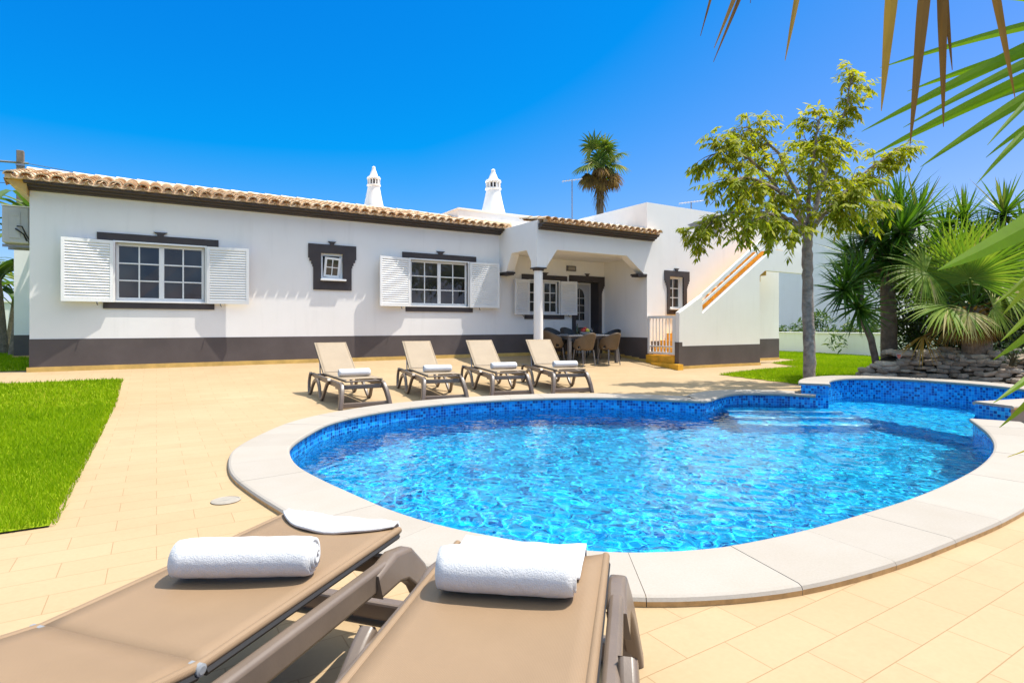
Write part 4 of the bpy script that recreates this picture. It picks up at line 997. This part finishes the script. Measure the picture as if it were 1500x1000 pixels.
def compound(p,d,size,tint):
    nl=random.randint(3,5); L=size*random.uniform(.7,1.1); d=d.normalized()
    for k in range(nl):
        t=(k+.7)/nl; c=p+d*L*t+Vector((0,0,-.30*L*t*t)); dd=(d+Vector((0,0,-.8*t))).normalized(); sd=dd.cross(Vector((0,0,1)))
        if sd.length<1e-3: sd=Vector((1,0,0))
        sd.normalize()
        for s in (-1,1):
            LF.cur=min(1,max(0,random.gauss(tint,.16))); leaflet(c,(dd*.55+sd*s*.75+Vector((0,0,-.45))+rv()*.25),random.uniform(.095,.16),random.uniform(.036,.056),(Vector((0,0,1))+rv()*.5).normalized())
    LF.cur=min(1,max(0,random.gauss(tint+.1,.15))); leaflet(p+d*L+Vector((0,0,-.30*L)),d+Vector((0,0,-.7)),.14,.05,Vector((0,0,1)))
zc_=3.1
for li,l in enumerate(limbs):
    pts=P3(l); path=[]
    for i in range(len(pts)-1):
        for k in range(4): path.append(pts[i].lerp(pts[i+1],k/4)+rv()*.02)
    path.append(pts[-1]); n=len(path); b.tube(path,[.040*(1-i/n)+.008 for i in range(n)],7)
    for i in range(3,n):
        t=i/n
        for _ in range(1 if t<.3 else 2):
            out=(path[i]-Vector((base.x,base.y,2.6))).normalized(); dirn=(path[min(i+1,n-1)]-path[i-1]).normalized()
            d=(out*.5+dirn*.5+rv()*.85).normalized(); L=random.uniform(.22,.62)*(1-.45*t if li in(0,3) else 1-.2*t); tw=[path[i]]; dd=d.copy()
            for k in range(4): dd=(dd+Vector((0,0,-.14))).normalized(); tw.append(tw[-1]+dd*L/4)
            b.tube(tw,[.010,.008,.007,.005,.004],4,cap=False)
            for k in range(1,5):
                for _2 in range(2 if k>2 else 1):
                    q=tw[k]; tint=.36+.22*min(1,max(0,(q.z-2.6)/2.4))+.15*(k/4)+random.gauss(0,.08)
                    compound(q,(dd*.6+rv()*.8+Vector((0,0,-.1))),random.uniform(.16,.28),tint)
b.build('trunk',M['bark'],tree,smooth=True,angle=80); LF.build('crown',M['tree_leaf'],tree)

# ------------------------------------------------------------------ planting bed with dry stone edge
edge=[at(1252,540,11.6).xy,at(1275,540,11.25).xy,at(1330,540,11.3).xy,at(1390,540,11.0).xy,at(1450,540,10.5).xy,at(1520,540,9.9).xy,at(1610,540,9.2).xy,at(1700,540,8.5).xy]
EL=spline([Vector(p) for p in edge],.06)
ctr=Vector((15.2,4.8))
b=MB(); rows=[]
for k in range(9):
    t=k/8; rows.append([(p.x+(ctr.x-p.x)*t*.9,p.y+(ctr.y-p.y)*t*.9,-.34+.56*min(1,(t*5)**.8)+.12*t) for p in EL])
b.grid(rows); tag(b.build('planting_bed',M['soil'],None,smooth=True),kind='structure')
sw=MB()
def stone(c,ax,L,D_,Hh,tint):
    ax=ax.normalized(); ay=Vector((-ax.y,ax.x,0)); az=Vector((0,0,1)); tilt=Matrix.Rotation(random.gauss(0,.09),4,ay)@Matrix.Rotation(random.gauss(0,.14),4,ax); ax=tilt@ax; ay=tilt@ay; az=tilt@az
    n=random.randint(6,9); pl=[]; ph=random.uniform(0,6)
    for k in range(n):
        t=2*math.pi*k/n+random.uniform(-.22,.22)+ph; pl.append((math.cos(t)*random.uniform(.82,1.08),math.sin(t)*random.uniform(.82,1.08)))
    sw.cur=tint; rings=[]
    for z,s in ((-.5,.82),(-.22,1),(.25,1),(.5,.80)):
        rings.append([c+ax*u*L/2*s+ay*v*D_/2*s+az*(z*Hh+random.gauss(0,.006)) for u,v in pl])
    sw.grid(rings,closed=True); sw.face(rings[0][::-1]); sw.face(rings[-1])
for course in range(8):
    z=-.30+course*.078; i=random.randint(0,3)
    while i<len(EL)-2:
        p=EL[i]; d=(EL[min(i+2,len(EL)-1)]-EL[max(i-2,0)]).normalized(); L=random.uniform(.16,.46); toc=(ctr-p).normalized()
        inn=.07+course*.055+random.uniform(-.03,.04)
        taper=1 if i>14 else .55+.45*i/14
        if z<-.30+.62*taper: stone(Vector((p.x+toc.x*inn,p.y+toc.y*inn,z+random.uniform(-.012,.02))),Vector((d.x,d.y,0)),L,random.uniform(.22,.36),random.uniform(.055,.105),min(1,max(0,random.gauss(.62,.22))))
        i+=max(2,int(L*.86/.06))
for k in range(26):
    i=random.randint(0,len(EL)-1); p=EL[i]; toc=(ctr-p).normalized(); q=random.uniform(.5,.95); stone(Vector((p.x+toc.x*q,p.y+toc.y*q,.27+.05*q+random.uniform(-.02,.04))),rv()*Vector((1,1,0))+Vector((.01,0,0)),random.uniform(.25,.5),random.uniform(.2,.35),random.uniform(.06,.12),min(1,max(0,random.gauss(.55,.22))))
tag(sw.build('dry_stone_wall',M['stone'],None),'low dry stone wall of flat grey brown stones holding the palm bed','stone wall')

# ------------------------------------------------------------------ yuccas and palms
def rosette(b,c,n,L,w,axis=Vector((0,0,1)),spread=118,tint=(.5,.2),droop=.35,pw=.8):
    axis=axis.normalized(); t1=axis.orthogonal().normalized(); t2=axis.cross(t1)
    for k in range(n):
        f=(k+.5)/n; pol=R(spread)*f**pw; az=k*2.39996+random.gauss(0,.15)
        d=axis*math.cos(pol)+(t1*math.cos(az)+t2*math.sin(az))*math.sin(pol); ll=L*random.uniform(.8,1.1)*(.8+.3*math.sin(math.pi*min(1,f*1.1)))
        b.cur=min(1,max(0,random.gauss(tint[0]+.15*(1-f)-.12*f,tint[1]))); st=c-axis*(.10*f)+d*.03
        b.blade(st,d,ll,w*random.uniform(1.0,1.35),axis+d*.2,droop*(.15+f*1.2),4,fold=.12,wb=.7)
def yucca(label,loc,trunks,heads,group=None):
    o=empty('yucca',loc); tag(o,label,'yucca',group); b=MB()
    for pts,rr in trunks:
        path=[]
        for i in range(len(pts)-1):
            for k in range(5): path.append(pts[i].lerp(pts[i+1],k/5)+rv()*.008)
        path.append(pts[-1]); b.tube(path,[rr[0]+(rr[1]-rr[0])*i/len(path) for i in range(len(path))],12)
    b.build('trunk',M['yucca_bark'],o,smooth=True,angle=80); lf=MB()
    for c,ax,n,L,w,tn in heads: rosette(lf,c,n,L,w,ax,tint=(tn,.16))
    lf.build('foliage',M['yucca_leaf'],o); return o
A=lambda x,y,d: at(x,y,d)
V3=Vector
tb_=A(1303,530,12.2); tb_.z=-.1
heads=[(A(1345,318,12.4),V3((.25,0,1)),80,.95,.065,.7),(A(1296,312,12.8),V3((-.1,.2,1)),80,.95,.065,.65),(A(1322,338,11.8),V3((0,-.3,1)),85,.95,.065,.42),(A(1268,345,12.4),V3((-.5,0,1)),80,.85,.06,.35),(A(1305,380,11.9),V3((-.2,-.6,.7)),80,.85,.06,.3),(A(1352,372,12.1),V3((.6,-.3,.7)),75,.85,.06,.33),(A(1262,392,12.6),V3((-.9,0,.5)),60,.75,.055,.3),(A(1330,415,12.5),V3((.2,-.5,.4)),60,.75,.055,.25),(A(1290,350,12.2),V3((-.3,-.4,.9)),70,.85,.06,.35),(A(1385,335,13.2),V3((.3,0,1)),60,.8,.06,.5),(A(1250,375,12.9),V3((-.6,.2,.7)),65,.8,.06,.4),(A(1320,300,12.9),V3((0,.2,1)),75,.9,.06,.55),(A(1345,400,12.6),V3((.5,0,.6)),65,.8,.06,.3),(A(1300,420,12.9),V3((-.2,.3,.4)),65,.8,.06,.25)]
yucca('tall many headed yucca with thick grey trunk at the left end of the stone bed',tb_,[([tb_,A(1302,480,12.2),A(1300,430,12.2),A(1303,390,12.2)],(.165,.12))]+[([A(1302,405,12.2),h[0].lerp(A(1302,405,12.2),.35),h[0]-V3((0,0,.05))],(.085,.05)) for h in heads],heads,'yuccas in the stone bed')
tb2=A(1287,534,11.7); tb2.z=-.15
heads=[(A(1243,408,11.7),V3((-.35,0,1)),75,.68,.05,.45),(A(1236,425,11.6),V3((-.8,-.2,.5)),60,.66,.05,.35),(A(1258,452,11.5),V3((-.4,-.5,-.35)),55,.62,.05,.3),(A(1262,400,12.0),V3((.3,.2,.9)),60,.65,.05,.4)]
yucca('smaller yucca leaning left on a thin curved trunk before the garden wall',tb2,[([tb2,A(1277,500,11.7),A(1262,465,11.7),A(1246,418,11.7)],(.07,.05)),([A(1262,465,11.7),A(1262,410,12)],(.045,.04))],heads,'yuccas in the stone bed')
tb3=A(1475,500,13.2); tb3.z=.1
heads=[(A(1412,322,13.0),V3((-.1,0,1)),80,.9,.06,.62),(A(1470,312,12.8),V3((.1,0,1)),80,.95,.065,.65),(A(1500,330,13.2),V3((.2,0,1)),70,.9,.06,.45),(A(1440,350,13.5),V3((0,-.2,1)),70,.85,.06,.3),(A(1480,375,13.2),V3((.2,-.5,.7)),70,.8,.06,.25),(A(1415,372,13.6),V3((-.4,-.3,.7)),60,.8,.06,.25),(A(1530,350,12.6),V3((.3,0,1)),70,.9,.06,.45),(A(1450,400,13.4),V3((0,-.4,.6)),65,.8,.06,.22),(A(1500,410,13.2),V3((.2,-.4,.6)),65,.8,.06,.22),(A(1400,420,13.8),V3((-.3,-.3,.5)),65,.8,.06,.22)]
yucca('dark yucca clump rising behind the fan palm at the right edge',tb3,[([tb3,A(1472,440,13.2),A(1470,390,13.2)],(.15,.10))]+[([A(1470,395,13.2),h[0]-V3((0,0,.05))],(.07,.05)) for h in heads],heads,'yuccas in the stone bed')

def fan(b,hub,d,nrm,r,n=40,arc=125,tint=(.5,.15),droop=.45,w=None):
    d=d.normalized(); nrm=(nrm-d*nrm.dot(d)).normalized(); s=d.cross(nrm); w=w or r*.056
    for k in range(n):
        a=R(-arc+2*arc*(k+.5)/n); dd=d*math.cos(a)+s*math.sin(a)+nrm*.12
        b.cur=min(1,max(0,random.gauss(tint[0],tint[1]))); L=r*(.72+.28*math.cos(a*.6))*random.uniform(.92,1.06)
        b.blade(hub+dd*r*.02,dd,L,w*1.2,nrm,droop*random.uniform(.7,1.4),6,fold=.18,wb=.35)
def fan_palm(name,label,cat,loc,crown,trunk,fans,group=None,mat='fan_leaf',dry=0.,bark='palm_bark'):
    o=empty(name,loc); tag(o,label,cat,group); b=MB(); b.tube(trunk[0],trunk[1],16); 
    b.build('trunk',M[bark],o,smooth=True,angle=60); st=MB(); lf=MB(); ds=MB()
    for hub,d,nrm,r,tn,dr in fans:
        c=crown+(hub-crown)*.06; mid_=c.lerp(hub,.5)+Vector((0,0,(hub-c).length*.10)); (st).tube([c,mid_,hub],[.022*r,.016*r,.010*r],6)
        tgt=ds if tn>1 else lf; wf=.14 if mat=='bush_palm' else None
        fan(tgt,hub,d,nrm,r,20 if mat=='bush_palm' else 42,120 if tn<=1 else 80,(min(tn,.9) if tn<=1 else .5,.14),dr,r*wf if wf else None)
    bt=MB(); tp=trunk[0]; nb_=70 if mat!='bush_palm' else 60
    for k in range(nb_):
        t=(k/nb_); base_=tp[-1].lerp(tp[-3],t) if mat!='bush_palm' else tp[-1]-Vector((0,0,2.6*t)); az=k*2.4; dd=Vector((math.cos(az),math.sin(az),.9 if mat!='bush_palm' else -1.6)); rr=(.20 if mat!='bush_palm' else .2+.45*(1-t))
        bt.cur=random.uniform(.1,.8); bt.blade(base_+Vector((math.cos(az),math.sin(az),0))*rr*.8,dd,.22 if mat!='bush_palm' else random.uniform(.7,1.1),.075 if mat!='bush_palm' else .13,Vector((0,0,1)),.5,3,fold=.2)
    bt.build('leaf_bases',M['dry_leaf'],o)
    st.build('leaf_stalks',M['yucca_leaf'],o,smooth=True); lf.build('fronds',M[mat],o)
    if ds.f: ds.build('dry_fronds',M['dry_leaf'],o)
    return o
FD=11.2; cr=at(1424,448,FD); lo=at(1432,520,FD); lo.z=.0
cam3=Vector((0,0,H))
def toward(p): return (cam3-p).normalized()
def mkfan(px,py,dD,dx,dy,face,r,tn,dr):
    """fan hub at a pixel; dx,dy: pointing direction seen from the camera side, face: how much the blade plane faces the camera"""
    hub=at(px,py,FD+dD); rt=Vector((CR[0],CR[1],0)); d=rt*dx+Vector((0,0,1))*dy+Vector((CF[0],CF[1],0))*random.uniform(-.25,.15)
    nrm=toward(hub)*face+Vector((0,0,1))*(1-face); return (hub,d,nrm,r,tn,dr)
fans=[mkfan(1421,408,-.2,-.05,1,.9,1.15,.55,.15),mkfan(1392,395,.2,-.55,.9,.8,1.1,.6,.3),mkfan(1446,392,.3,.35,1,.8,1.1,.45,.25),mkfan(1475,410,.1,.8,.5,.7,1.0,.55,.5),
 mkfan(1356,398,-.1,-.8,-.05,.7,.85,.75,.75),mkfan(1388,450,-.4,-1,-.02,.45,.98,.72,.7),mkfan(1418,458,-.7,-.5,-.40,.5,.66,.95,.9),mkfan(1468,428,-.4,.9,.1,.6,.9,.85,.8),mkfan(1455,452,-.6,.6,-.4,.5,.66,.8,.9),
 mkfan(1405,430,.7,-.8,.45,.7,1.0,.5,.5),mkfan(1440,430,.9,.5,.6,.7,1.0,.4,.4),mkfan(1410,385,.5,-.25,1,.8,1.0,.65,.3),mkfan(1462,378,.6,.55,.9,.8,.95,.6,.35),mkfan(1372,425,.1,-.95,.25,.6,.9,.6,.6),mkfan(1395,475,-.3,-.75,-.5,.5,.55,2,.9),mkfan(1426,482,-.5,-.2,-1,.6,.34,2,.7),mkfan(1446,482,-.4,.3,-1,.6,.34,2,.7)]
fan_palm('fan_palm','fan palm with split pale green fronds on a short shaggy trunk behind the stone wall','palm',lo,cr,([lo,at(1431,490,FD),at(1428,465,FD),cr],[.27,.23,.21,.14]),fans)
# dead frond hanging over the stones
hub=at(1353,494,10.9); hub.z+=.03; o=MB(); o.tube([at(1374,479,11.1),at(1362,488,11.0),hub],[.018,.016,.012],6)
rt=Vector((CR[0],CR[1],0))
for k in range(18):
    o.cur=random.uniform(.5,1); a=k/17; d=rt*(-1+1.75*a)+Vector((0,0,-.22-.25*math.sin(math.pi*a)))-Vector((CF[0],CF[1],0))*random.uniform(.05,.55); o.blade(hub,d,random.uniform(.45,.85),.035,Vector((0,0,1)),random.uniform(.2,.7),5,fold=.2,wb=.4)
tag(o.build('dead_frond',M['dry_leaf'],None),'dry straw coloured palm frond hanging over the top of the stone wall','palm frond')
c=at(1317,521.5,10.85); o=empty('garden_ornament',c); tag(o,'small red and cream shield shaped ornament on the stones beside the yucca trunk','ornament')
fw=toward(c); sx=Vector((CR[0],CR[1],0)); 
sh=[(-.055,.05),(.055,.05),(.05,-.01),(0,-.065),(-.05,-.01)]
b=MB(); b.prism(sh,lambda u,v,w:c+sx*u+Vector((0,0,v))+fw*w,-.015,.0); b.build('backing',M['coping'],o)
b=MB(); b.prism([(u*.72,v*.72-.004) for u,v in sh],lambda u,v,w:c+sx*u+Vector((0,0,v))+fw*w,.001,.010); b.build('red_panel',M['terracotta'],o)

def shrub(name,label,cat,loc,rx,ry,rz,n,L,mat='bush_leaf',group=None,stem=True,tint=.45):
    o=empty(name,loc); tag(o,label,cat,group); loc=Vector(loc); b=MB(); lf=MB()
    clumps=[Vector((random.gauss(0,.5),random.gauss(0,.5),random.uniform(.15,1))) for _ in range(max(6,n//60))]
    for c_ in clumps:
        p=loc+Vector((c_.x*rx,c_.y*ry,c_.z*rz)); b.tube([loc+Vector((random.gauss(0,.05),random.gauss(0,.05),0)),loc.lerp(p,.5)+Vector((0,0,.1*rz)),p],[.022,.014,.006],5)
    for k in range(n):
        c_=random.choice(clumps); u=rv()*random.uniform(.15,1)**.5*.42; p=loc+Vector(((c_.x+u.x)*rx,(c_.y+u.y)*ry,max(.02,(c_.z+u.z*.6))*rz)); d=(rv()+Vector((0,0,.35))).normalized()
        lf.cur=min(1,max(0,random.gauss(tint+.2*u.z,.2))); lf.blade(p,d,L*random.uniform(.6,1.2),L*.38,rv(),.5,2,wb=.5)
    b.build('stems',M['hedge_core'],o); lf.build('foliage',M[mat],o); return o
for k,(x,y,d,rx,rz,lb) in enumerate(((1470,500,11.6,.8,1.3,'dark leafy shrub beside the fan palm trunk, right of it'),(1392,500,11.9,.7,1.1,'dark leafy shrub behind the dead frond'),(1515,480,12.0,1.0,2.0,'dark leafy shrub at the right edge behind the stone wall'),(1345,495,12.9,.8,2.0,'dark leafy shrub in the shade behind the tall yucca'),(1430,480,14.2,1.3,2.7,'largest dark shrub, rising behind the fan palm trunk'),(1505,480,13.6,1.2,3.0,'dark shrub rising under the yucca heads at the right edge'))):
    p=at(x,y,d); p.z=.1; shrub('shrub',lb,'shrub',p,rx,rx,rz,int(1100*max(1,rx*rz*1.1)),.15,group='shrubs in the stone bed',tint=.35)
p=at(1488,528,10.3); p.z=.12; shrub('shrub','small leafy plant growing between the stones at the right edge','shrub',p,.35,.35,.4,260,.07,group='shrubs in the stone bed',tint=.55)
hl=['hedge shrub behind the low garden wall close to the house corner','hedge shrub behind the low garden wall left of the tree trunk','hedge shrub behind the low garden wall just right of the tree trunk','hedge shrub behind the low wall between the tree trunk and leaning yucca','hedge shrub behind the low garden wall under the leaning yucca','hedge shrub behind the low garden wall behind the thick yucca trunk']
for k in range(6):
    x=[1146,1166,1205,1232,1262,1292][k]; p=on_X(x,480,23.4+.2*(k%2)); p.z=-.3
    shrub('hedge_shrub',hl[k],'shrub',p,.9,.9,1.35+.25*((k*7)%3-1),420,.26,mat='banana_leaf',group='hedge shrubs behind the garden wall',tint=.4)

M['bush_palm']=leafmat('far_palm_leaf',[(0,(.03,.07,.008)),(.45,(.10,.16,.015)),(.8,(.22,.24,.03)),(1,(.34,.26,.10))],.5,.35,.2)
# far palm over the roof
pc=at(879,242,40); pb=Vector((pc.x,pc.y,-.4)); fs=[]
for k in range(30):
    az=k*2.39996+random.gauss(0,.25); pol=R(8+150*(k/30)**.85); d=Vector((math.cos(az)*math.sin(pol),math.sin(az)*math.sin(pol),math.cos(pol))); ln=random.uniform(.25,.5) if k%3==0 else random.uniform(1.0,1.35)
    hub=pc+d*ln; fs.append((hub,d+Vector((0,0,-.15)),Vector((0,0,1))*(1 if d.z<.8 else .2)+rv()*.25+toward(hub)*.45,random.uniform(1.05,1.4),.38+.05*(k%7) if k<20 else 2,.9 if k<20 else 1.2))
fan_palm('palm_tree','tall fan palm with shaggy brown skirt far behind the flat roof','palm',pb,pc,([pb,pb.lerp(pc,.5),pc-Vector((0,0,1.3)),pc],[.34,.25,.25,.36]),fs,mat='bush_palm')

# banana like plants at the far left
def banana(label,loc,h,n):
    o=empty('banana_plant',loc); tag(o,label,'plant','banana plants left of the house'); loc=Vector(loc); b=MB(); lf=MB()
    for s in range(3):
        q=loc+Vector((random.gauss(0,.35),random.gauss(0,.35),0)); top=q+Vector((random.gauss(0,.2),random.gauss(0,.2),h*random.uniform(.6,.8))); b.tube([q,q.lerp(top,.5),top],[.11,.09,.06],8)
        for k in range(n):
            az=random.uniform(0,6.28); d=Vector((math.cos(az),math.sin(az),random.uniform(.5,1.8))); lf.cur=min(1,max(0,random.gauss(.5,.25)))
            lf.blade(top-Vector((0,0,random.uniform(0,.5))),d,h*random.uniform(.35,.6),random.uniform(.28,.42),Vector((0,0,1)),random.uniform(1.0,2.2),8,fold=.15,wb=.3)
    b.build('stem',M['palm_bark'],o,smooth=True); lf.build('leaves',M['banana_leaf'],o); return o
for px_,D_,h,lb in ((10,15.5,5.6,'tall banana plant at the left photo edge under the air conditioner'),(-40,16,3.6,'banana plant mostly outside the left photo edge'),(16,21,3.2,'lower banana plant before the far boundary wall'),(-20,23,4.2,'banana plant farther back at the left edge')):
    p=at(px_,500,D_); p.z=-.1; banana(lb,p,h,8)
p=at(12,470,24); p.z=0; shrub('shrub','spiky low shrub at the foot of the far boundary wall','shrub',p,.7,.7,1.0,300,.3,tint=.35)

# ------------------------------------------------------------------ the plant beside the camera
nb=at(1730,500,1.55); nb.z=ZP; npl=empty('foreground_palm',nb); tag(npl,'palm beside the camera with green straps and dry tips hanging in at right and top','palm')
crn=at(1670,110,1.58); b=MB(); b.tube([nb,nb.lerp(crn,.5)+Vector((.04,0,0)),crn-Vector((0,0,.05))],[.11,.09,.08],12); b.build('trunk',M['palm_bark'],npl,smooth=True)
def strap(b,root,tip,w,tint,sag=.0,nr=None):
    n=10; rows=[]; d=(tip-root); s=d.cross(nr if nr is not None else toward(root.lerp(tip,.5))).normalized(); up=s.cross(d.normalized())
    b.cur=tint
    for k in range(n+1):
        t=k/n; p=root.lerp(tip,t)+Vector((0,0,1))*sag*4*t*(1-t); ww=w*(.55+.45*min(1,t*2.2))*(1-max(0,(t-.35)/.65))**.72; ww=max(ww,.0012)
        rows.append([p-s*ww/2,p+up*ww*.10,p+s*ww/2])
    b.grid(rows)
gl=MB()
green=[((1289,99.5),(1500,50),14,.45),((1329,134),(1500,88),16,.5),((1262,193),(1500,84),22,.42),((1323,187),(1500,105),16,.5),((1273,230),(1500,128),24,.45),((1348,245),(1500,156),20,.48),((1430,270),(1500,205),15,.5),((1446,213),(1500,165),12,.4),((1444,231),(1500,198),12,.5),((1388,-3),(1500,6),14,.4),((1450,150),(1500,140),8,.4)]
for k,(tp,pa,w_,tn) in enumerate(green):
    D1=1.36+.03*((k*5)%7); q=2.1 if tp[0]<1420 else 2.9; rx=tp[0]+(pa[0]-tp[0])*q; ry=tp[1]+(pa[1]-tp[1])*q
    strap(gl,at(max(rx,1585),ry if rx>1585 else tp[1]+(pa[1]-tp[1])*(1585-tp[0])/(pa[0]-tp[0]),1.56),at(*tp,D1),w_/840*1.5*1.15,tn,.02)
low_=[((1373,396),(1500,322),36,.5),((1455,446),(1500,405),18,.6),((1468,462),(1500,420),18,.65),((1466,500),(1500,462),17,.6),((1455,527),(1500,488),18,.55),((1455,590),(1500,550),16,.5),((1464,626),(1500,588),16,.6),((1476,669),(1500,655),5,.9)]
for k,(tp,pa,w_,tn) in enumerate(low_):
    D1=1.32+.04*((k*3)%5); rx=1640; ry=tp[1]+(pa[1]-tp[1])*(rx-tp[0])/(pa[0]-tp[0])
    strap(gl,at(rx,max(ry,150),1.55),at(*tp,D1),w_/840*1.45*1.2,tn,-.02)
for k in range(40):   # the rest of the crown, outside the picture
    d=rv()+Vector((CR[0],CR[1],0))*1.2-Vector((CF[0],CF[1],0))*.6; 
    gl.cur=random.gauss(.45,.12); gl.blade(crn,d,random.uniform(.5,.8),.045,Vector((0,0,1)),.5,5,fold=.1)
gl.build('green_leaves',M['near_leaf'],npl)
dl_=MB()
brown=[((1026,53),(1042,0),6,.2,1.9),((1046,71),(1078,0),9,.55,1.95),((1045,91),(1087,0),7,.2,1.9),((1099,5),(1101,-10),4,.2,1.9),((1150,89),(1169,0),10,.75,1.85),((1291,163),(1308,0),17,.85,1.8),((1333,213),(1357,0),16,.35,1.7),((1382,186),(1380,0),13,.25,1.75),((1395,103),(1384,0),9,.2,1.8),((1487,144),(1456,0),11,.4,1.75)]
rib0=at(1640,-60,2.2); rib1=at(1120,-150,2.0)
for tp,pa,w_,tn,D_ in brown:
    k=(-150-tp[1])/(pa[1]-tp[1]) if pa[1]!=tp[1] else 1; rx=tp[0]+(pa[0]-tp[0])*k*.8; rx=min(max(rx,tp[0]-60),tp[0]+110)
    D_*=.62; strap(dl_,at(rx,-125,D_+.06),at(*tp,D_),w_/840*D_*1.15,tn,.0)
dl_.build('dry_leaves',M['dry_leaf'],npl)
b=MB(); rp=[crn,at(1640,-100,1.35),at(1470,-150,1.15),at(1300,-150,1.14),at(1150,-140,1.19),at(1040,-130,1.21)]; b.tube(rp,[.02,.018,.015,.012,.009,.006],8); b.build('leaf_rib',M['palm_bark'],npl,smooth=True)

# ------------------------------------------------------------------ light and render settings
SUN=Vector((1.9,-.78,4.7)).normalized()
sd=bpy.data.lights.new('sun','SUN'); so=bpy.data.objects.new('sun',sd); COL.objects.link(so)
so.rotation_euler=SUN.to_track_quat('Z','Y').to_euler(); sd.energy=2.12; sd.angle=R(.6); sd.color=(1,.955,.88)
sd.cycles.is_caustics_light=True
w=bpy.data.worlds.new('World'); scene.world=w; w.use_nodes=True; nt=w.node_tree; nt.nodes.clear()
sk=nt.nodes.new('ShaderNodeTexSky'); sk.sky_type='NISHITA'; sk.sun_disc=False; sk.sun_elevation=math.asin(SUN.z); sk.sun_rotation=math.atan2(SUN.x,SUN.y); sk.air_density=1.0; sk.dust_density=.25; sk.ozone_density=2.5; sk.altitude=0
tc=nt.nodes.new('ShaderNodeTexCoord'); sx_=nt.nodes.new('ShaderNodeSeparateXYZ'); nt.links.new(tc.outputs['Generated'],sx_.inputs[0])
sep=nt.nodes.new('ShaderNodeSeparateColor'); nt.links.new(sk.outputs[0],sep.inputs[0])
def wm(op,a_,b_):
    x=nt.nodes.new('ShaderNodeMath'); x.operation=op
    for v,i in ((a_,0),(b_,1)):
        if isinstance(v,(int,float)): x.inputs[i].default_value=v
        else: nt.links.new(v,x.inputs[i])
    return x.outputs[0]
EXPO=1.71; KS=.15*2**EXPO; K0=.15*2**.35
dp_=nt.nodes.new('ShaderNodeVectorMath'); dp_.operation='DOT_PRODUCT'; nt.links.new(tc.outputs['Generated'],dp_.inputs[0]); dp_.inputs[1].default_value=(SUN.x/math.hypot(SUN.x,SUN.y),SUN.y/math.hypot(SUN.x,SUN.y),0); sunside=dp_.outputs['Value']   # paler towards the sun's side
# deep clear-day blue: pull red down, soften green
r_=wm('MAXIMUM',wm('MULTIPLY',wm('SUBTRACT',sep.outputs[0],wm('MULTIPLY',wm('SUBTRACT',.34,wm('MULTIPLY',.17,wm('MAXIMUM',sunside,0))),1/K0)),.85*K0/KS),.002/KS); g_=wm('MULTIPLY',sep.outputs[1],.62*K0/KS); b_=wm('MULTIPLY',wm('POWER',wm('MULTIPLY',sep.outputs[2],K0),.5),.99/KS)
cmb=nt.nodes.new('ShaderNodeCombineColor')
for i,v in enumerate((r_,g_,b_)): nt.links.new(v,cmb.inputs[i])
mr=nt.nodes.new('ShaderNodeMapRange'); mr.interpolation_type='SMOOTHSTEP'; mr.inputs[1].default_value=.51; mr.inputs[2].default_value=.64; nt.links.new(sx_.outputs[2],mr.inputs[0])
zen_fill=nt.nodes.new('ShaderNodeMix'); zen_fill.data_type='RGBA'; zen_fill.blend_type='MULTIPLY'; zen_fill.inputs[0].default_value=1; nt.links.new(sk.outputs[0],zen_fill.inputs[6]); zen_fill.inputs[7].default_value=(2.0,1.5,.95,1)  # sky above the view brightened and warmed as added fill for the walls
hs=nt.nodes.new('ShaderNodeMix'); hs.data_type='RGBA'; nt.links.new(mr.outputs[0],hs.inputs[0]); nt.links.new(cmb.outputs[0],hs.inputs[6]); nt.links.new(zen_fill.outputs[2],hs.inputs[7])
bg=nt.nodes.new('ShaderNodeBackground'); bg.inputs[1].default_value=.15; wo=nt.nodes.new('ShaderNodeOutputWorld')
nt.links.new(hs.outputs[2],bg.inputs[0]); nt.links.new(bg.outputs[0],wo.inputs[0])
vs=scene.view_settings; vs.view_transform='Standard'; vs.look='None'; vs.gamma=1; vs.use_curve_mapping=False; vs.exposure=EXPO
cy=scene.cycles; cy.use_denoising=True; cy.max_bounces=10; cy.diffuse_bounces=5; cy.glossy_bounces=4; cy.transmission_bounces=6; cy.transparent_max_bounces=8
cy.caustics_reflective=False; cy.caustics_refractive=True; cy.sample_clamp_indirect=6; cy.blur_glossy=.3
